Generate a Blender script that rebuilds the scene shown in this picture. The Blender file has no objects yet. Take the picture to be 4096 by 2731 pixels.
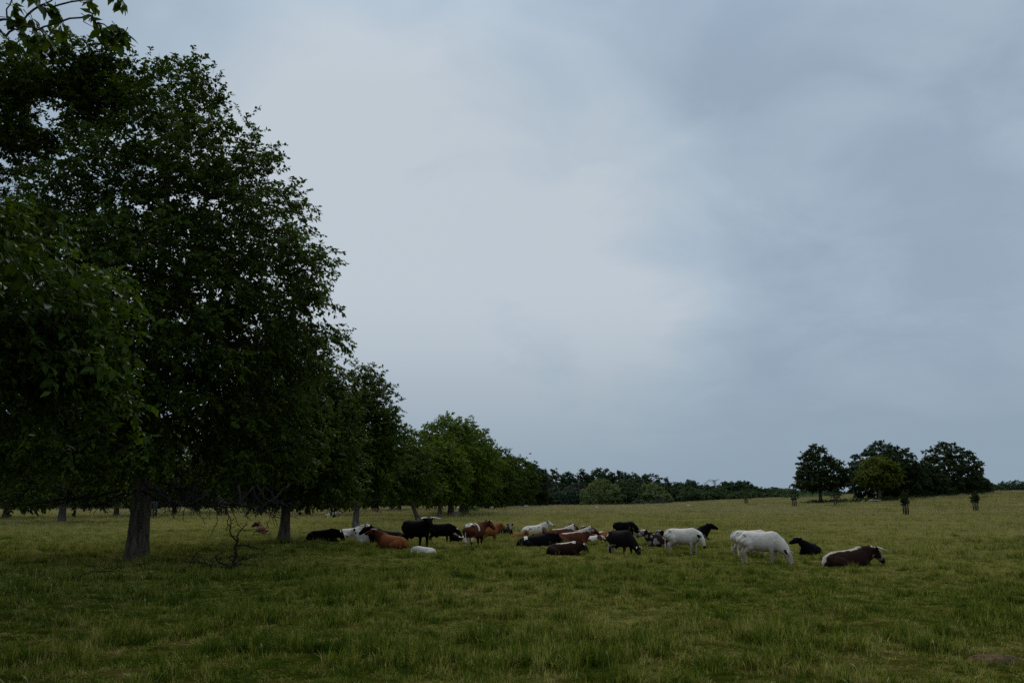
import bpy, math, random
import numpy as np
from mathutils import Vector, Matrix

R = math.radians
scene = bpy.context.scene
COL = scene.collection

# ------------------------------------------------------------------ camera
W, H, F = 4096.0, 2731.0, 3186.0
HORIZON = 2005.0
CAM_H = 2.3
PITCH = math.atan((HORIZON - H / 2) / F)
cam_d = bpy.data.cameras.new('camera')
cam_d.sensor_width = 36.0
cam_d.lens = F / W * 36.0
cam_d.clip_start = 0.1
cam_d.clip_end = 6000
cam = bpy.data.objects.new('camera', cam_d)
COL.objects.link(cam)
cam.location = (0, 0, CAM_H)
cam.rotation_euler = (math.pi / 2 + PITCH, 0, 0)
scene.camera = cam

# ------------------------------------------------------------------ world, sun, exposure
SUN_AZ, SUN_EL = R(-16), R(42)          # the bright patch of cloud ahead, a little to the left
world = bpy.data.worlds.new('World')
scene.world = world
world.use_nodes = True
wn, wl = world.node_tree.nodes, world.node_tree.links
wn.clear()


def N(nodes, typ, **kw):
    n = nodes.new(typ)
    for k, v in kw.items():
        setattr(n, k, v)
    return n


def setin(n, **kw):
    for k, v in kw.items():
        n.inputs[k.replace('_', ' ')].default_value = v
    return n


def build_sky():
    out = N(wn, 'ShaderNodeOutputWorld')
    bg = N(wn, 'ShaderNodeBackground')
    bg.inputs['Strength'].default_value = 0.1
    sky = N(wn, 'ShaderNodeTexSky', sky_type='NISHITA')
    sky.sun_disc = False
    sky.sun_elevation = SUN_EL
    sky.sun_rotation = SUN_AZ
    sky.air_density = 1.0
    sky.dust_density = 2.0
    tc = N(wn, 'ShaderNodeTexCoord')
    sep = N(wn, 'ShaderNodeSeparateXYZ')
    wl.new(tc.outputs['Generated'], sep.inputs[0])
    # project the direction on a high flat cloud deck so that the clouds crowd towards the horizon
    zc = N(wn, 'ShaderNodeMath', operation='MAXIMUM'); zc.inputs[1].default_value = 0.0
    wl.new(sep.outputs['Z'], zc.inputs[0])
    zz = N(wn, 'ShaderNodeMath', operation='ADD'); zz.inputs[1].default_value = 0.34
    wl.new(zc.outputs[0], zz.inputs[0])
    dv = N(wn, 'ShaderNodeVectorMath', operation='DIVIDE')
    cz = N(wn, 'ShaderNodeCombineXYZ')
    for k in 'XYZ':
        wl.new(zz.outputs[0], cz.inputs[k])
    wl.new(tc.outputs['Generated'], dv.inputs[0]); wl.new(cz.outputs[0], dv.inputs[1])
    mp = N(wn, 'ShaderNodeMapping')
    mp.inputs['Location'].default_value = (6.1, 9.3, 0)
    mp.inputs['Rotation'].default_value = (0, 0, R(14))
    mp.inputs['Scale'].default_value = (0.9, 1.0, 0.0)
    wl.new(dv.outputs[0], mp.inputs['Vector'])
    n1 = N(wn, 'ShaderNodeTexNoise'); setin(n1, Scale=1.5, Detail=7.0, Roughness=0.5, Distortion=0.35)
    wl.new(mp.outputs[0], n1.inputs['Vector'])
    n2 = N(wn, 'ShaderNodeTexNoise'); setin(n2, Scale=4.6, Detail=8.0, Roughness=0.55, Distortion=0.5)
    wl.new(mp.outputs[0], n2.inputs['Vector'])
    mixn = N(wn, 'ShaderNodeMix'); mixn.inputs[0].default_value = 0.40
    wl.new(n1.outputs['Fac'], mixn.inputs[2]); wl.new(n2.outputs['Fac'], mixn.inputs[3])
    # light of the hidden sun spreading through the cloud, very broad
    dot = N(wn, 'ShaderNodeVectorMath', operation='DOT_PRODUCT')
    ga, ge = R(-8), R(14)
    dot.inputs[1].default_value = (math.sin(ga) * math.cos(ge), math.cos(ga) * math.cos(ge), math.sin(ge))
    wl.new(tc.outputs['Generated'], dot.inputs[0])
    mr = N(wn, 'ShaderNodeMapRange', interpolation_type='SMOOTHSTEP')
    mr.inputs['From Min'].default_value = 0.885; mr.inputs['From Max'].default_value = 1.0
    wl.new(dot.outputs['Value'], mr.inputs['Value'])
    # thinner cloud = brighter
    a1 = N(wn, 'ShaderNodeMath', operation='MULTIPLY_ADD')
    a1.inputs[1].default_value = 0.50
    wl.new(mr.outputs[0], a1.inputs[0]); wl.new(mixn.outputs[0], a1.inputs[2])
    ramp = N(wn, 'ShaderNodeValToRGB')
    e = ramp.color_ramp.elements
    e[0].position = 0.30; e[0].color = (2.86, 3.68, 4.65, 1)
    e[1].position = 0.88; e[1].color = (5.10, 5.76, 6.40, 1)
    m = e.new(0.48); m.color = (3.10, 3.95, 4.98, 1)
    m = e.new(0.66); m.color = (3.90, 4.86, 5.84, 1)
    wl.new(a1.outputs[0], ramp.inputs[0])
    # a denser veil low over the land
    lowr = N(wn, 'ShaderNodeMapRange', interpolation_type='SMOOTHSTEP')
    lowr.inputs['From Min'].default_value = 0.0; lowr.inputs['From Max'].default_value = 0.27
    lowr.inputs['To Min'].default_value = 0.95; lowr.inputs['To Max'].default_value = 0.0
    wl.new(zc.outputs[0], lowr.inputs['Value'])
    low = N(wn, 'ShaderNodeMix', data_type='RGBA')
    low.inputs[7].default_value = (2.70, 3.55, 4.35, 1)
    wl.new(lowr.outputs[0], low.inputs[0]); wl.new(ramp.outputs[0], low.inputs[6])
    mx = N(wn, 'ShaderNodeMix', data_type='RGBA')
    mx.inputs[0].default_value = 0.992
    wl.new(sky.outputs[0], mx.inputs[6]); wl.new(low.outputs[2], mx.inputs[7])
    # an overcast sky brightens steadily from the horizon to the zenith
    el = N(wn, 'ShaderNodeMapRange', interpolation_type='SMOOTHSTEP')
    el.inputs['From Min'].default_value = 0.46; el.inputs['From Max'].default_value = 1.0
    el.inputs['To Min'].default_value = 1.0; el.inputs['To Max'].default_value = 2.0
    wl.new(zc.outputs[0], el.inputs['Value'])
    gain = N(wn, 'ShaderNodeVectorMath', operation='SCALE')
    wl.new(mx.outputs[2], gain.inputs[0]); wl.new(el.outputs[0], gain.inputs['Scale'])
    wl.new(gain.outputs[0], bg.inputs['Color'])
    wl.new(bg.outputs[0], out.inputs['Surface'])


build_sky()
sun_d = bpy.data.lights.new('sun', 'SUN')
sun_d.energy = 1.5
sun_d.angle = R(40)
sun_d.color = (1.0, 0.96, 0.9)
sun = bpy.data.objects.new('sun', sun_d)
COL.objects.link(sun)
sun.location = (0, 0, 60)
sdir = Vector((math.sin(SUN_AZ) * math.cos(SUN_EL), math.cos(SUN_AZ) * math.cos(SUN_EL), math.sin(SUN_EL)))
sun.rotation_euler = sdir.to_track_quat('Z', 'Y').to_euler()

vs = scene.view_settings
vs.view_transform = 'Standard'
vs.look = 'None'
vs.exposure = 0.0
vs.gamma = 1.0
vs.use_curve_mapping = False
cy = scene.cycles
cy.use_denoising = False
cy.max_bounces = 5
cy.diffuse_bounces = 3
cy.glossy_bounces = 2
cy.transmission_bounces = 3
cy.transparent_max_bounces = 4
cy.volume_bounces = 0
cy.caustics_reflective = False
cy.caustics_refractive = False
scene.render.film_transparent = False

# ------------------------------------------------------------------ helpers
RNG = np.random.default_rng(7)
_T = np.random.default_rng(99).random((64, 64, 64))


def vnoise(p, scale=1.0, octaves=3):
    """smooth value noise, 0..1, of an (n,3) or (n,2) array"""
    p = np.asarray(p, float)
    if p.shape[1] == 2:
        p = np.c_[p, np.zeros(len(p)) + 0.37]
    tot, amp, norm, q = 0.0, 1.0, 0.0, p * scale
    for _ in range(octaves):
        i = np.floor(q).astype(int); f = q - i; f = f * f * (3 - 2 * f)
        v = 0.0
        for dx in (0, 1):
            for dy in (0, 1):
                for dz in (0, 1):
                    w = (f[:, 0] if dx else 1 - f[:, 0]) * (f[:, 1] if dy else 1 - f[:, 1]) * (f[:, 2] if dz else 1 - f[:, 2])
                    v = v + w * _T[(i[:, 0] + dx) & 63, (i[:, 1] + dy) & 63, (i[:, 2] + dz) & 63]
        tot = tot + amp * v; norm += amp; amp *= 0.5; q = q * 2.03 + 17.3
    return tot / norm


def sstep(a, b, x):
    t = np.clip((np.asarray(x, float) - a) / (b - a), 0, 1)
    return t * t * (3 - 2 * t)


def terrain(x, y):
    x = np.asarray(x, float); y = np.asarray(y, float)
    rise = np.interp(x, [40, 60, 80, 99, 116, 137, 165, 193, 240, 320], [0, 0.25, 0.9, 1.75, 2.65, 3.7, 4.85, 5.8, 6.9, 7.6])
    z = rise * sstep(70, 270, y)
    und = (vnoise(np.c_[np.ravel(x), np.ravel(y)], 0.045, 2).reshape(x.shape) - 0.5) * 0.34
    return z + und * sstep(14, 40, np.hypot(x, y))


def tz(x, y):
    return float(terrain(np.array([x]), np.array([y]))[0])


CP, SP = math.cos(PITCH), math.sin(PITCH)


def ray(px, py):
    a = (px - W / 2) / F; b = (H / 2 - py) / F
    return Vector((a, CP - b * SP, SP + b * CP))


def at_depth(px, py, Y):
    d = ray(px, py)
    return Vector((0, 0, CAM_H)) + d * (Y / d.y)


def ground_at(px, py, far=600):
    d = ray(px, py)
    t = 6.0
    while t < far:
        p = Vector((0, 0, CAM_H)) + d * t
        if p.z <= tz(p.x, p.y):
            break
        t += max(0.15, t * 0.004)
    p = Vector((0, 0, CAM_H)) + d * t
    p.z = tz(p.x, p.y)
    return p


def on_ground(px, Y):
    """ground point in the picture column px (measured at the horizon) at distance Y"""
    x = at_depth(px, HORIZON, Y).x
    return Vector((x, Y, tz(x, Y)))


def mesh_np(name, verts, faces, mat=None, smooth=False):
    """faces: (n,3) or (n,4) int array, or list of such arrays"""
    me = bpy.data.meshes.new(name)
    fl = faces if isinstance(faces, list) else [faces]
    fl = [np.asarray(f, np.int32) for f in fl if len(f)]
    loops = np.concatenate([f.ravel() for f in fl])
    tot = np.concatenate([np.full(len(f), f.shape[1], np.int32) for f in fl])
    start = np.concatenate([[0], np.cumsum(tot)[:-1]]).astype(np.int32)
    me.vertices.add(len(verts)); me.loops.add(len(loops)); me.polygons.add(len(tot))
    me.vertices.foreach_set('co', np.asarray(verts, np.float32).ravel())
    me.loops.foreach_set('vertex_index', loops)
    me.polygons.foreach_set('loop_start', start)
    try:
        me.polygons.foreach_set('loop_total', tot)
    except Exception:
        pass
    if smooth:
        me.polygons.foreach_set('use_smooth', np.ones(len(tot), bool))
    me.update(calc_edges=True)
    me.validate()
    if mat:
        me.materials.append(mat)
    return me


def link(name, me, parent=None, loc=None):
    o = bpy.data.objects.new(name, me)
    COL.objects.link(o)
    if parent is not None:
        o.parent = parent
    if loc is not None:
        o.location = loc
    return o


def tag(o, label=None, cat=None, group=None, kind=None):
    if label: o['label'] = label
    if cat: o['category'] = cat
    if group: o['group'] = group
    if kind: o['kind'] = kind
    return o


def empty(name, loc, label, cat, group=None, rz=0.0):
    o = bpy.data.objects.new(name, None)
    o.empty_display_size = 0.3
    COL.objects.link(o)
    o.location = loc
    o.rotation_euler = (0, 0, rz)
    return tag(o, label, cat, group)


class TubeSet:
    """collects tapered tubes into one mesh"""
    def __init__(self):
        self.v, self.f, self.t, self.n = [], [], [], 0

    def add(self, pts, rad, sides=6, cap=True):
        pts = np.asarray(pts, float); m = len(pts)
        rad = np.asarray(rad, float)
        if rad.ndim == 1:
            rad = np.c_[rad, rad]
        tan = np.gradient(pts, axis=0)
        tan /= np.linalg.norm(tan, axis=1)[:, None] + 1e-9
        ref = np.array([0, 1.0, 0]) if abs(tan[:, 1]).max() < 0.8 else (np.array([1.0, 0, 0]) if abs(tan[:, 0]).max() < 0.8 else np.array([0, 0, 1.0]))
        s = ref - tan * (tan @ ref)[:, None]
        s /= np.linalg.norm(s, axis=1)[:, None] + 1e-9
        u = np.cross(tan, s)
        ang = np.linspace(0, 2 * math.pi, sides, endpoint=False)
        ring = pts[:, None, :] + np.cos(ang)[None, :, None] * (s * rad[:, :1])[:, None, :] + np.sin(ang)[None, :, None] * (u * rad[:, 1:2])[:, None, :]
        self.v.append(ring.reshape(-1, 3))
        b = self.n
        i = np.arange(m - 1)[:, None] * sides; k = np.arange(sides)[None, :]; k2 = (k + 1) % sides
        q = np.stack([b + i + k, b + i + k2, b + i + sides + k2, b + i + sides + k], -1).reshape(-1, 4)
        self.f.append(q)
        self.n += m * sides
        if cap:
            for e, flip in ((0, True), (m - 1, False)):
                c = self.n; self.v.append(pts[e][None]); self.n += 1
                kk = np.arange(sides); r0 = b + e * sides + kk; r1 = b + e * sides + (kk + 1) % sides
                self.t.append(np.stack([np.full(sides, c), r1, r0] if flip else [np.full(sides, c), r0, r1], -1))
        return self

    def mesh(self, name, mat=None, smooth=True):
        return mesh_np(name, np.concatenate(self.v), [np.concatenate(self.f)] + ([np.concatenate(self.t)] if self.t else []), mat, smooth)


# ------------------------------------------------------------------ materials
def new_mat(name):
    m = bpy.data.materials.new(name)
    m.use_nodes = True
    nt = m.node_tree
    nt.nodes.clear()
    return m, nt.nodes, nt.links


def ramp_node(nodes, stops):
    r = N(nodes, 'ShaderNodeValToRGB')
    e = r.color_ramp.elements
    while len(e) > 1:
        e.remove(e[-1])
    e[0].position = stops[0][0]; e[0].color = (*stops[0][1], 1)
    for p, c in stops[1:]:
        x = e.new(p); x.color = (*c, 1)
    return r


def leaf_mat(name, dark, light, trans=0.3, spec=0.09, rough=0.6):
    m, n, l = new_mat(name)
    out = N(n, 'ShaderNodeOutputMaterial')
    geo = N(n, 'ShaderNodeNewGeometry')
    nz = N(n, 'ShaderNodeTexNoise'); setin(nz, Scale=0.8, Detail=3.0)
    l.new(geo.outputs['Position'], nz.inputs['Vector'])
    mx = N(n, 'ShaderNodeMath', operation='MULTIPLY_ADD')
    mx.inputs[1].default_value = 0.50
    l.new(geo.outputs['Random Per Island'], mx.inputs[0])
    sc = N(n, 'ShaderNodeMath', operation='MULTIPLY_ADD'); sc.inputs[1].default_value = 1.3; sc.inputs[2].default_value = -0.38
    l.new(nz.outputs['Fac'], sc.inputs[0]); l.new(sc.outputs[0], mx.inputs[2])
    mid = tuple((a + b) / 2 for a, b in zip(dark, light))
    r = ramp_node(n, [(0.1, dark), (0.5, mid), (0.9, light)])
    l.new(mx.outputs[0], r.inputs[0])
    p = N(n, 'ShaderNodeBsdfPrincipled')
    p.inputs['Roughness'].default_value = rough
    p.inputs['Specular IOR Level'].default_value = spec
    l.new(r.outputs[0], p.inputs['Base Color'])
    t = N(n, 'ShaderNodeBsdfTranslucent')
    g = N(n, 'ShaderNodeMix', data_type='RGBA', blend_type='MULTIPLY'); g.inputs[0].default_value = 1.0
    g.inputs[7].default_value = (1.25, 1.2, 0.45, 1)
    l.new(r.outputs[0], g.inputs[6]); l.new(g.outputs[2], t.inputs['Color'])
    ms = N(n, 'ShaderNodeMixShader'); ms.inputs[0].default_value = trans
    l.new(p.outputs[0], ms.inputs[1]); l.new(t.outputs[0], ms.inputs[2])
    l.new(ms.outputs[0], out.inputs['Surface'])
    return m


def bark_mat(name, dark, light, scale=9.0, bump=0.6):
    m, n, l = new_mat(name)
    out = N(n, 'ShaderNodeOutputMaterial')
    tc = N(n, 'ShaderNodeTexCoord')
    mp = N(n, 'ShaderNodeMapping'); mp.inputs['Scale'].default_value = (1, 1, 0.16)
    l.new(tc.outputs['Object'], mp.inputs[0])
    vz = N(n, 'ShaderNodeTexNoise'); setin(vz, Scale=scale, Detail=6.0, Roughness=0.65, Distortion=0.6)
    l.new(mp.outputs[0], vz.inputs['Vector'])
    n2 = N(n, 'ShaderNodeTexNoise'); setin(n2, Scale=2.2, Detail=4.0)
    l.new(tc.outputs['Object'], n2.inputs['Vector'])
    r = ramp_node(n, [(0.36, dark), (0.5, tuple((a + b) / 2 for a, b in zip(dark, light))), (0.66, light)])
    l.new(vz.outputs['Fac'], r.inputs[0])
    mo = N(n, 'ShaderNodeMix', data_type='RGBA', blend_type='MIX')
    r2 = ramp_node(n, [(0.52, (0, 0, 0)), (0.7, (0.55, 0.55, 0.55))])
    l.new(n2.outputs['Fac'], r2.inputs[0]); l.new(r2.outputs[0], mo.inputs[0])
    l.new(r.outputs[0], mo.inputs[6]); mo.inputs[7].default_value = (0.07, 0.085, 0.05, 1)
    p = N(n, 'ShaderNodeBsdfPrincipled'); p.inputs['Roughness'].default_value = 0.95
    p.inputs['Specular IOR Level'].default_value = 0.15
    l.new(mo.outputs[2], p.inputs['Base Color'])
    b = N(n, 'ShaderNodeBump'); b.inputs['Strength'].default_value = bump; b.inputs['Distance'].default_value = 0.03
    l.new(vz.outputs['Fac'], b.inputs['Height']); l.new(b.outputs[0], p.inputs['Normal'])
    l.new(p.outputs[0], out.inputs['Surface'])
    return m


def plain_mat(name, col, rough=0.7, spec=0.3, noise=0.0, scale=8.0, metal=0.0):
    m, n, l = new_mat(name)
    out = N(n, 'ShaderNodeOutputMaterial')
    p = N(n, 'ShaderNodeBsdfPrincipled'); p.inputs['Roughness'].default_value = rough
    p.inputs['Specular IOR Level'].default_value = spec; p.inputs['Metallic'].default_value = metal
    tc = N(n, 'ShaderNodeTexCoord')
    nz = N(n, 'ShaderNodeTexNoise'); setin(nz, Scale=scale, Detail=4.0)
    l.new(tc.outputs['Object'], nz.inputs['Vector'])
    a = tuple(c * (1 - noise) for c in col); b = tuple(min(1, c * (1 + noise)) for c in col)
    r = ramp_node(n, [(0.3, a), (0.7, b)])
    l.new(nz.outputs['Fac'], r.inputs[0]); l.new(r.outputs[0], p.inputs['Base Color'])
    l.new(p.outputs[0], out.inputs['Surface'])
    return m


GRASS_STOPS = [(0.20, (0.036, 0.072, 0.005)), (0.40, (0.102, 0.138, 0.011)), (0.55, (0.206, 0.204, 0.028)), (0.80, (0.390, 0.338, 0.098))]


def field_colour(n, l, gain=1.0):
    """colour of the sward by place: rank green tussocks, olive sward, dry straw patches"""
    geo = N(n, 'ShaderNodeNewGeometry')
    mp = N(n, 'ShaderNodeMapping'); mp.inputs['Scale'].default_value = (1, 1, 0.0)
    l.new(geo.outputs['Position'], mp.inputs[0])
    a = N(n, 'ShaderNodeTexNoise'); setin(a, Scale=0.085, Detail=3.0, Roughness=0.55)
    b = N(n, 'ShaderNodeTexNoise'); setin(b, Scale=1.25, Detail=5.0, Roughness=0.74)
    l.new(mp.outputs[0], a.inputs['Vector']); l.new(mp.outputs[0], b.inputs['Vector'])
    m1 = N(n, 'ShaderNodeMix'); m1.inputs[0].default_value = 0.62
    l.new(a.outputs['Fac'], m1.inputs[2]); l.new(b.outputs['Fac'], m1.inputs[3])
    cs = N(n, 'ShaderNodeMath', operation='MULTIPLY_ADD'); cs.inputs[1].default_value = 2.1; cs.inputs[2].default_value = -0.55
    l.new(m1.outputs[0], cs.inputs[0]); m1 = cs
    # the open pasture farther from the avenue is drier and more straw-coloured than the rank grass near the trees
    sx = N(n, 'ShaderNodeSeparateXYZ'); l.new(geo.outputs['Position'], sx.inputs[0])
    dd = N(n, 'ShaderNodeMath', operation='MULTIPLY_ADD'); dd.inputs[1].default_value = 0.45
    l.new(sx.outputs['X'], dd.inputs[0]); l.new(sx.outputs['Y'], dd.inputs[2])
    dr = N(n, 'ShaderNodeMapRange', interpolation_type='SMOOTHSTEP')
    dr.inputs['From Min'].default_value = 8; dr.inputs['From Max'].default_value = 75
    dr.inputs['To Min'].default_value = -0.045; dr.inputs['To Max'].default_value = 0.15
    l.new(dd.outputs[0], dr.inputs['Value'])
    ad = N(n, 'ShaderNodeMath', operation='ADD'); l.new(m1.outputs[0], ad.inputs[0]); l.new(dr.outputs[0], ad.inputs[1])
    return geo, ad


def grass_mat(name, stops, rnd=0.42, trans=0.35, shift=0.0):
    m, n, l = new_mat(name)
    out = N(n, 'ShaderNodeOutputMaterial')
    geo, f = field_colour(n, l)
    oi = N(n, 'ShaderNodeObjectInfo')
    k = N(n, 'ShaderNodeMath', operation='MULTIPLY_ADD'); k.inputs[1].default_value = rnd
    l.new(geo.outputs['Random Per Island'], k.inputs[0])
    s = N(n, 'ShaderNodeMath', operation='ADD'); s.inputs[1].default_value = shift - rnd / 2
    l.new(f.outputs[0], s.inputs[0]); l.new(s.outputs[0], k.inputs[2])
    t2 = N(n, 'ShaderNodeMath', operation='MULTIPLY_ADD'); t2.inputs[1].default_value = 0.34
    l.new(oi.outputs['Random'], t2.inputs[0]); l.new(k.outputs[0], t2.inputs[2])
    t3 = N(n, 'ShaderNodeMath', operation='SUBTRACT'); t3.inputs[1].default_value = 0.17
    l.new(t2.outputs[0], t3.inputs[0])
    r = ramp_node(n, stops)
    l.new(t3.outputs[0], r.inputs[0])
    d = N(n, 'ShaderNodeBsdfPrincipled'); d.inputs['Roughness'].default_value = 0.7
    d.inputs['Specular IOR Level'].default_value = 0.06
    l.new(r.outputs[0], d.inputs['Base Color'])
    t = N(n, 'ShaderNodeBsdfTranslucent'); l.new(r.outputs[0], t.inputs['Color'])
    ms = N(n, 'ShaderNodeMixShader'); ms.inputs[0].default_value = trans
    l.new(d.outputs[0], ms.inputs[1]); l.new(t.outputs[0], ms.inputs[2])
    l.new(ms.outputs[0], out.inputs['Surface'])
    return m


def ground_mat():
    m, n, l = new_mat('field_ground')
    out = N(n, 'ShaderNodeOutputMaterial')
    geo, f = field_colour(n, l)
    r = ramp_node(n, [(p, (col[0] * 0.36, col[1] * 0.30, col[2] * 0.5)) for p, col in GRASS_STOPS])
    l.new(f.outputs[0], r.inputs[0])
    fine = N(n, 'ShaderNodeTexNoise'); setin(fine, Scale=7.0, Detail=5.0, Roughness=0.7)
    l.new(geo.outputs['Position'], fine.inputs['Vector'])
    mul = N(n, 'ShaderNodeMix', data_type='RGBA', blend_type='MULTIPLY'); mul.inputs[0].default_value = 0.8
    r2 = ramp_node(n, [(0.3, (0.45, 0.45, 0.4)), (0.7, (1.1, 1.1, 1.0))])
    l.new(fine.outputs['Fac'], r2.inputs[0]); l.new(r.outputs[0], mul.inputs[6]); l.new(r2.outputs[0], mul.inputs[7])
    p = N(n, 'ShaderNodeBsdfPrincipled'); p.inputs['Roughness'].default_value = 1.0
    p.inputs['Specular IOR Level'].default_value = 0.0
    l.new(mul.outputs[2], p.inputs['Base Color'])
    b = N(n, 'ShaderNodeBump'); b.inputs['Strength'].default_value = 0.6; b.inputs['Distance'].default_value = 0.08
    l.new(fine.outputs['Fac'], b.inputs['Height']); l.new(b.outputs[0], p.inputs['Normal'])
    l.new(p.outputs[0], out.inputs['Surface'])
    return m


M = {}
M['walnut'] = leaf_mat('walnut_leaves', (0.010, 0.019, 0.002), (0.078, 0.118, 0.014), trans=0.32, spec=0.06, rough=0.5)
M['walnut_near'] = leaf_mat('near_walnut_leaves', (0.015, 0.031, 0.003), (0.072, 0.115, 0.012), trans=0.36, spec=0.08, rough=0.45)
M['avenue'] = leaf_mat('avenue_leaves', (0.022, 0.042, 0.004), (0.078, 0.112, 0.012), trans=0.28)
M['avenue_fresh'] = leaf_mat('fresh_avenue_leaves', (0.040, 0.072, 0.005), (0.130, 0.180, 0.015), trans=0.3)
M['oak_dark'] = leaf_mat('dark_oak_leaves', (0.012, 0.024, 0.006), (0.046, 0.066, 0.015), trans=0.2)
M['wood_green'] = leaf_mat('wood_leaves', (0.022, 0.044, 0.016), (0.078, 0.116, 0.038), trans=0.2)  # colour lifted a little in place of pale distance haze
M['wood_blue'] = leaf_mat('haze_blue_wood_leaves', (0.016, 0.036, 0.020), (0.060, 0.098, 0.052), trans=0.2)  # blue-green leaves, the blue tint also standing in for distance haze
M['willow'] = leaf_mat('willow_leaves', (0.075, 0.105, 0.036), (0.180, 0.215, 0.080), trans=0.25)
M['lime'] = leaf_mat('yellow_green_leaves', (0.052, 0.074, 0.008), (0.140, 0.166, 0.018), trans=0.3)
M['bare_bush'] = leaf_mat('brownish_twigs', (0.040, 0.040, 0.028), (0.085, 0.080, 0.060), trans=0.1)
M['bark'] = bark_mat('walnut_bark', (0.024, 0.020, 0.014), (0.180, 0.148, 0.108))
M['bark_pale'] = bark_mat('pale_bark', (0.055, 0.050, 0.040), (0.210, 0.190, 0.155))
M['twig'] = plain_mat('twig_bark', (0.045, 0.038, 0.030), 0.9, 0.1, 0.4, 20)
M['deadwood'] = plain_mat('dead_twigs', (0.022, 0.018, 0.014), 0.9, 0.1, 0.5, 14)
M['palewood'] = plain_mat('bleached_wood', (0.42, 0.38, 0.30), 0.85, 0.1, 0.35, 6)
M['iron'] = plain_mat('dark_iron', (0.018, 0.017, 0.016), 0.6, 0.3, 0.3, 20)
M['horn'] = plain_mat('horn', (0.55, 0.47, 0.36), 0.45, 0.4, 0.25, 12)
M['horn_dark'] = plain_mat('dark_horn', (0.06, 0.05, 0.045), 0.45, 0.4, 0.25, 12)
M['eye'] = plain_mat('eye', (0.008, 0.006, 0.005), 0.15, 0.6)
M['earth'] = plain_mat('dry_earth', (0.105, 0.070, 0.036), 1.0, 0.0, 0.5, 22)
M['bird'] = plain_mat('bird_plumage', (0.012, 0.012, 0.014), 0.7, 0.2)
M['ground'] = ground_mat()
M['grass'] = grass_mat('grass_blades', GRASS_STOPS)
M['stalk'] = grass_mat('seed_stalks', [(0.3, (0.20, 0.18, 0.060)), (0.7, (0.40, 0.33, 0.16))], trans=0.2)


def coat_mat():
    m, n, l = new_mat('cattle_coat')
    out = N(n, 'ShaderNodeOutputMaterial')
    at = N(n, 'ShaderNodeAttribute', attribute_name='coat')
    p = N(n, 'ShaderNodeBsdfPrincipled'); p.inputs['Roughness'].default_value = 0.8
    p.inputs['Specular IOR Level'].default_value = 0.03
    tc = N(n, 'ShaderNodeTexCoord')
    nz = N(n, 'ShaderNodeTexNoise'); setin(nz, Scale=6.0, Detail=4.0)
    l.new(tc.outputs['Object'], nz.inputs['Vector'])
    r = ramp_node(n, [(0.3, (0.82, 0.80, 0.77)), (0.7, (1.06, 1.05, 1.03))])
    l.new(nz.outputs['Fac'], r.inputs[0])
    mul = N(n, 'ShaderNodeMix', data_type='RGBA', blend_type='MULTIPLY'); mul.inputs[0].default_value = 1.0
    l.new(at.outputs['Color'], mul.inputs[6]); l.new(r.outputs[0], mul.inputs[7])
    l.new(mul.outputs[2], p.inputs['Base Color'])
    f = N(n, 'ShaderNodeTexNoise'); setin(f, Scale=45.0, Detail=3.0)
    l.new(tc.outputs['Object'], f.inputs['Vector'])
    b = N(n, 'ShaderNodeBump'); b.inputs['Strength'].default_value = 0.25; b.inputs['Distance'].default_value = 0.01
    l.new(f.outputs['Fac'], b.inputs['Height']); l.new(b.outputs[0], p.inputs['Normal'])
    l.new(p.outputs[0], out.inputs['Surface'])
    return m


M['coat'] = coat_mat()


# ------------------------------------------------------------------ ground sheet
def build_ground():
    def axis(lo, hi, n, dense):
        t = np.linspace(-1, 1, n)
        s = np.sign(t) * np.abs(t) ** dense
        return np.where(s < 0, -s * lo, s * hi)
    xs = axis(-2500.0, 2500.0, 181, 2.4)
    ys = axis(-200.0, 4500.0, 221, 2.6)
    X, Y = np.meshgrid(xs, ys)
    Z = terrain(X, Y)
    v = np.stack([X, Y, Z], -1).reshape(-1, 3)
    nx, ny = len(xs), len(ys)
    i = (np.arange(ny - 1)[:, None] * nx + np.arange(nx - 1)[None, :]).ravel()
    f = np.stack([i, i + 1, i + nx + 1, i + nx], -1)
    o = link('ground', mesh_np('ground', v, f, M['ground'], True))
    tag(o, kind='structure')


build_ground()

# ------------------------------------------------------------------ trees
LEAF_F = np.array([[0, 1, 2], [0, 2, 3]])


def unit(a):
    return a / (np.linalg.norm(a, axis=-1, keepdims=True) + 1e-9)


def leaves_mesh(name, P, A, Nn, L, wid, mat):
    Wd = unit(np.cross(A, Nn))
    Nn = np.cross(Wd, A)
    L = L[:, None]
    v0 = P
    v2 = P + A * L - Nn * L * 0.10
    mid = P + A * L * 0.45
    v1 = mid + Wd * L * wid + Nn * L * 0.08
    v3 = mid - Wd * L * wid + Nn * L * 0.08
    v = np.stack([v0, v1, v2, v3], 1).reshape(-1, 3)
    f = (np.arange(len(P))[:, None, None] * 4 + LEAF_F[None]).reshape(-1, 3)
    return mesh_np(name, v, f, mat)


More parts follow.
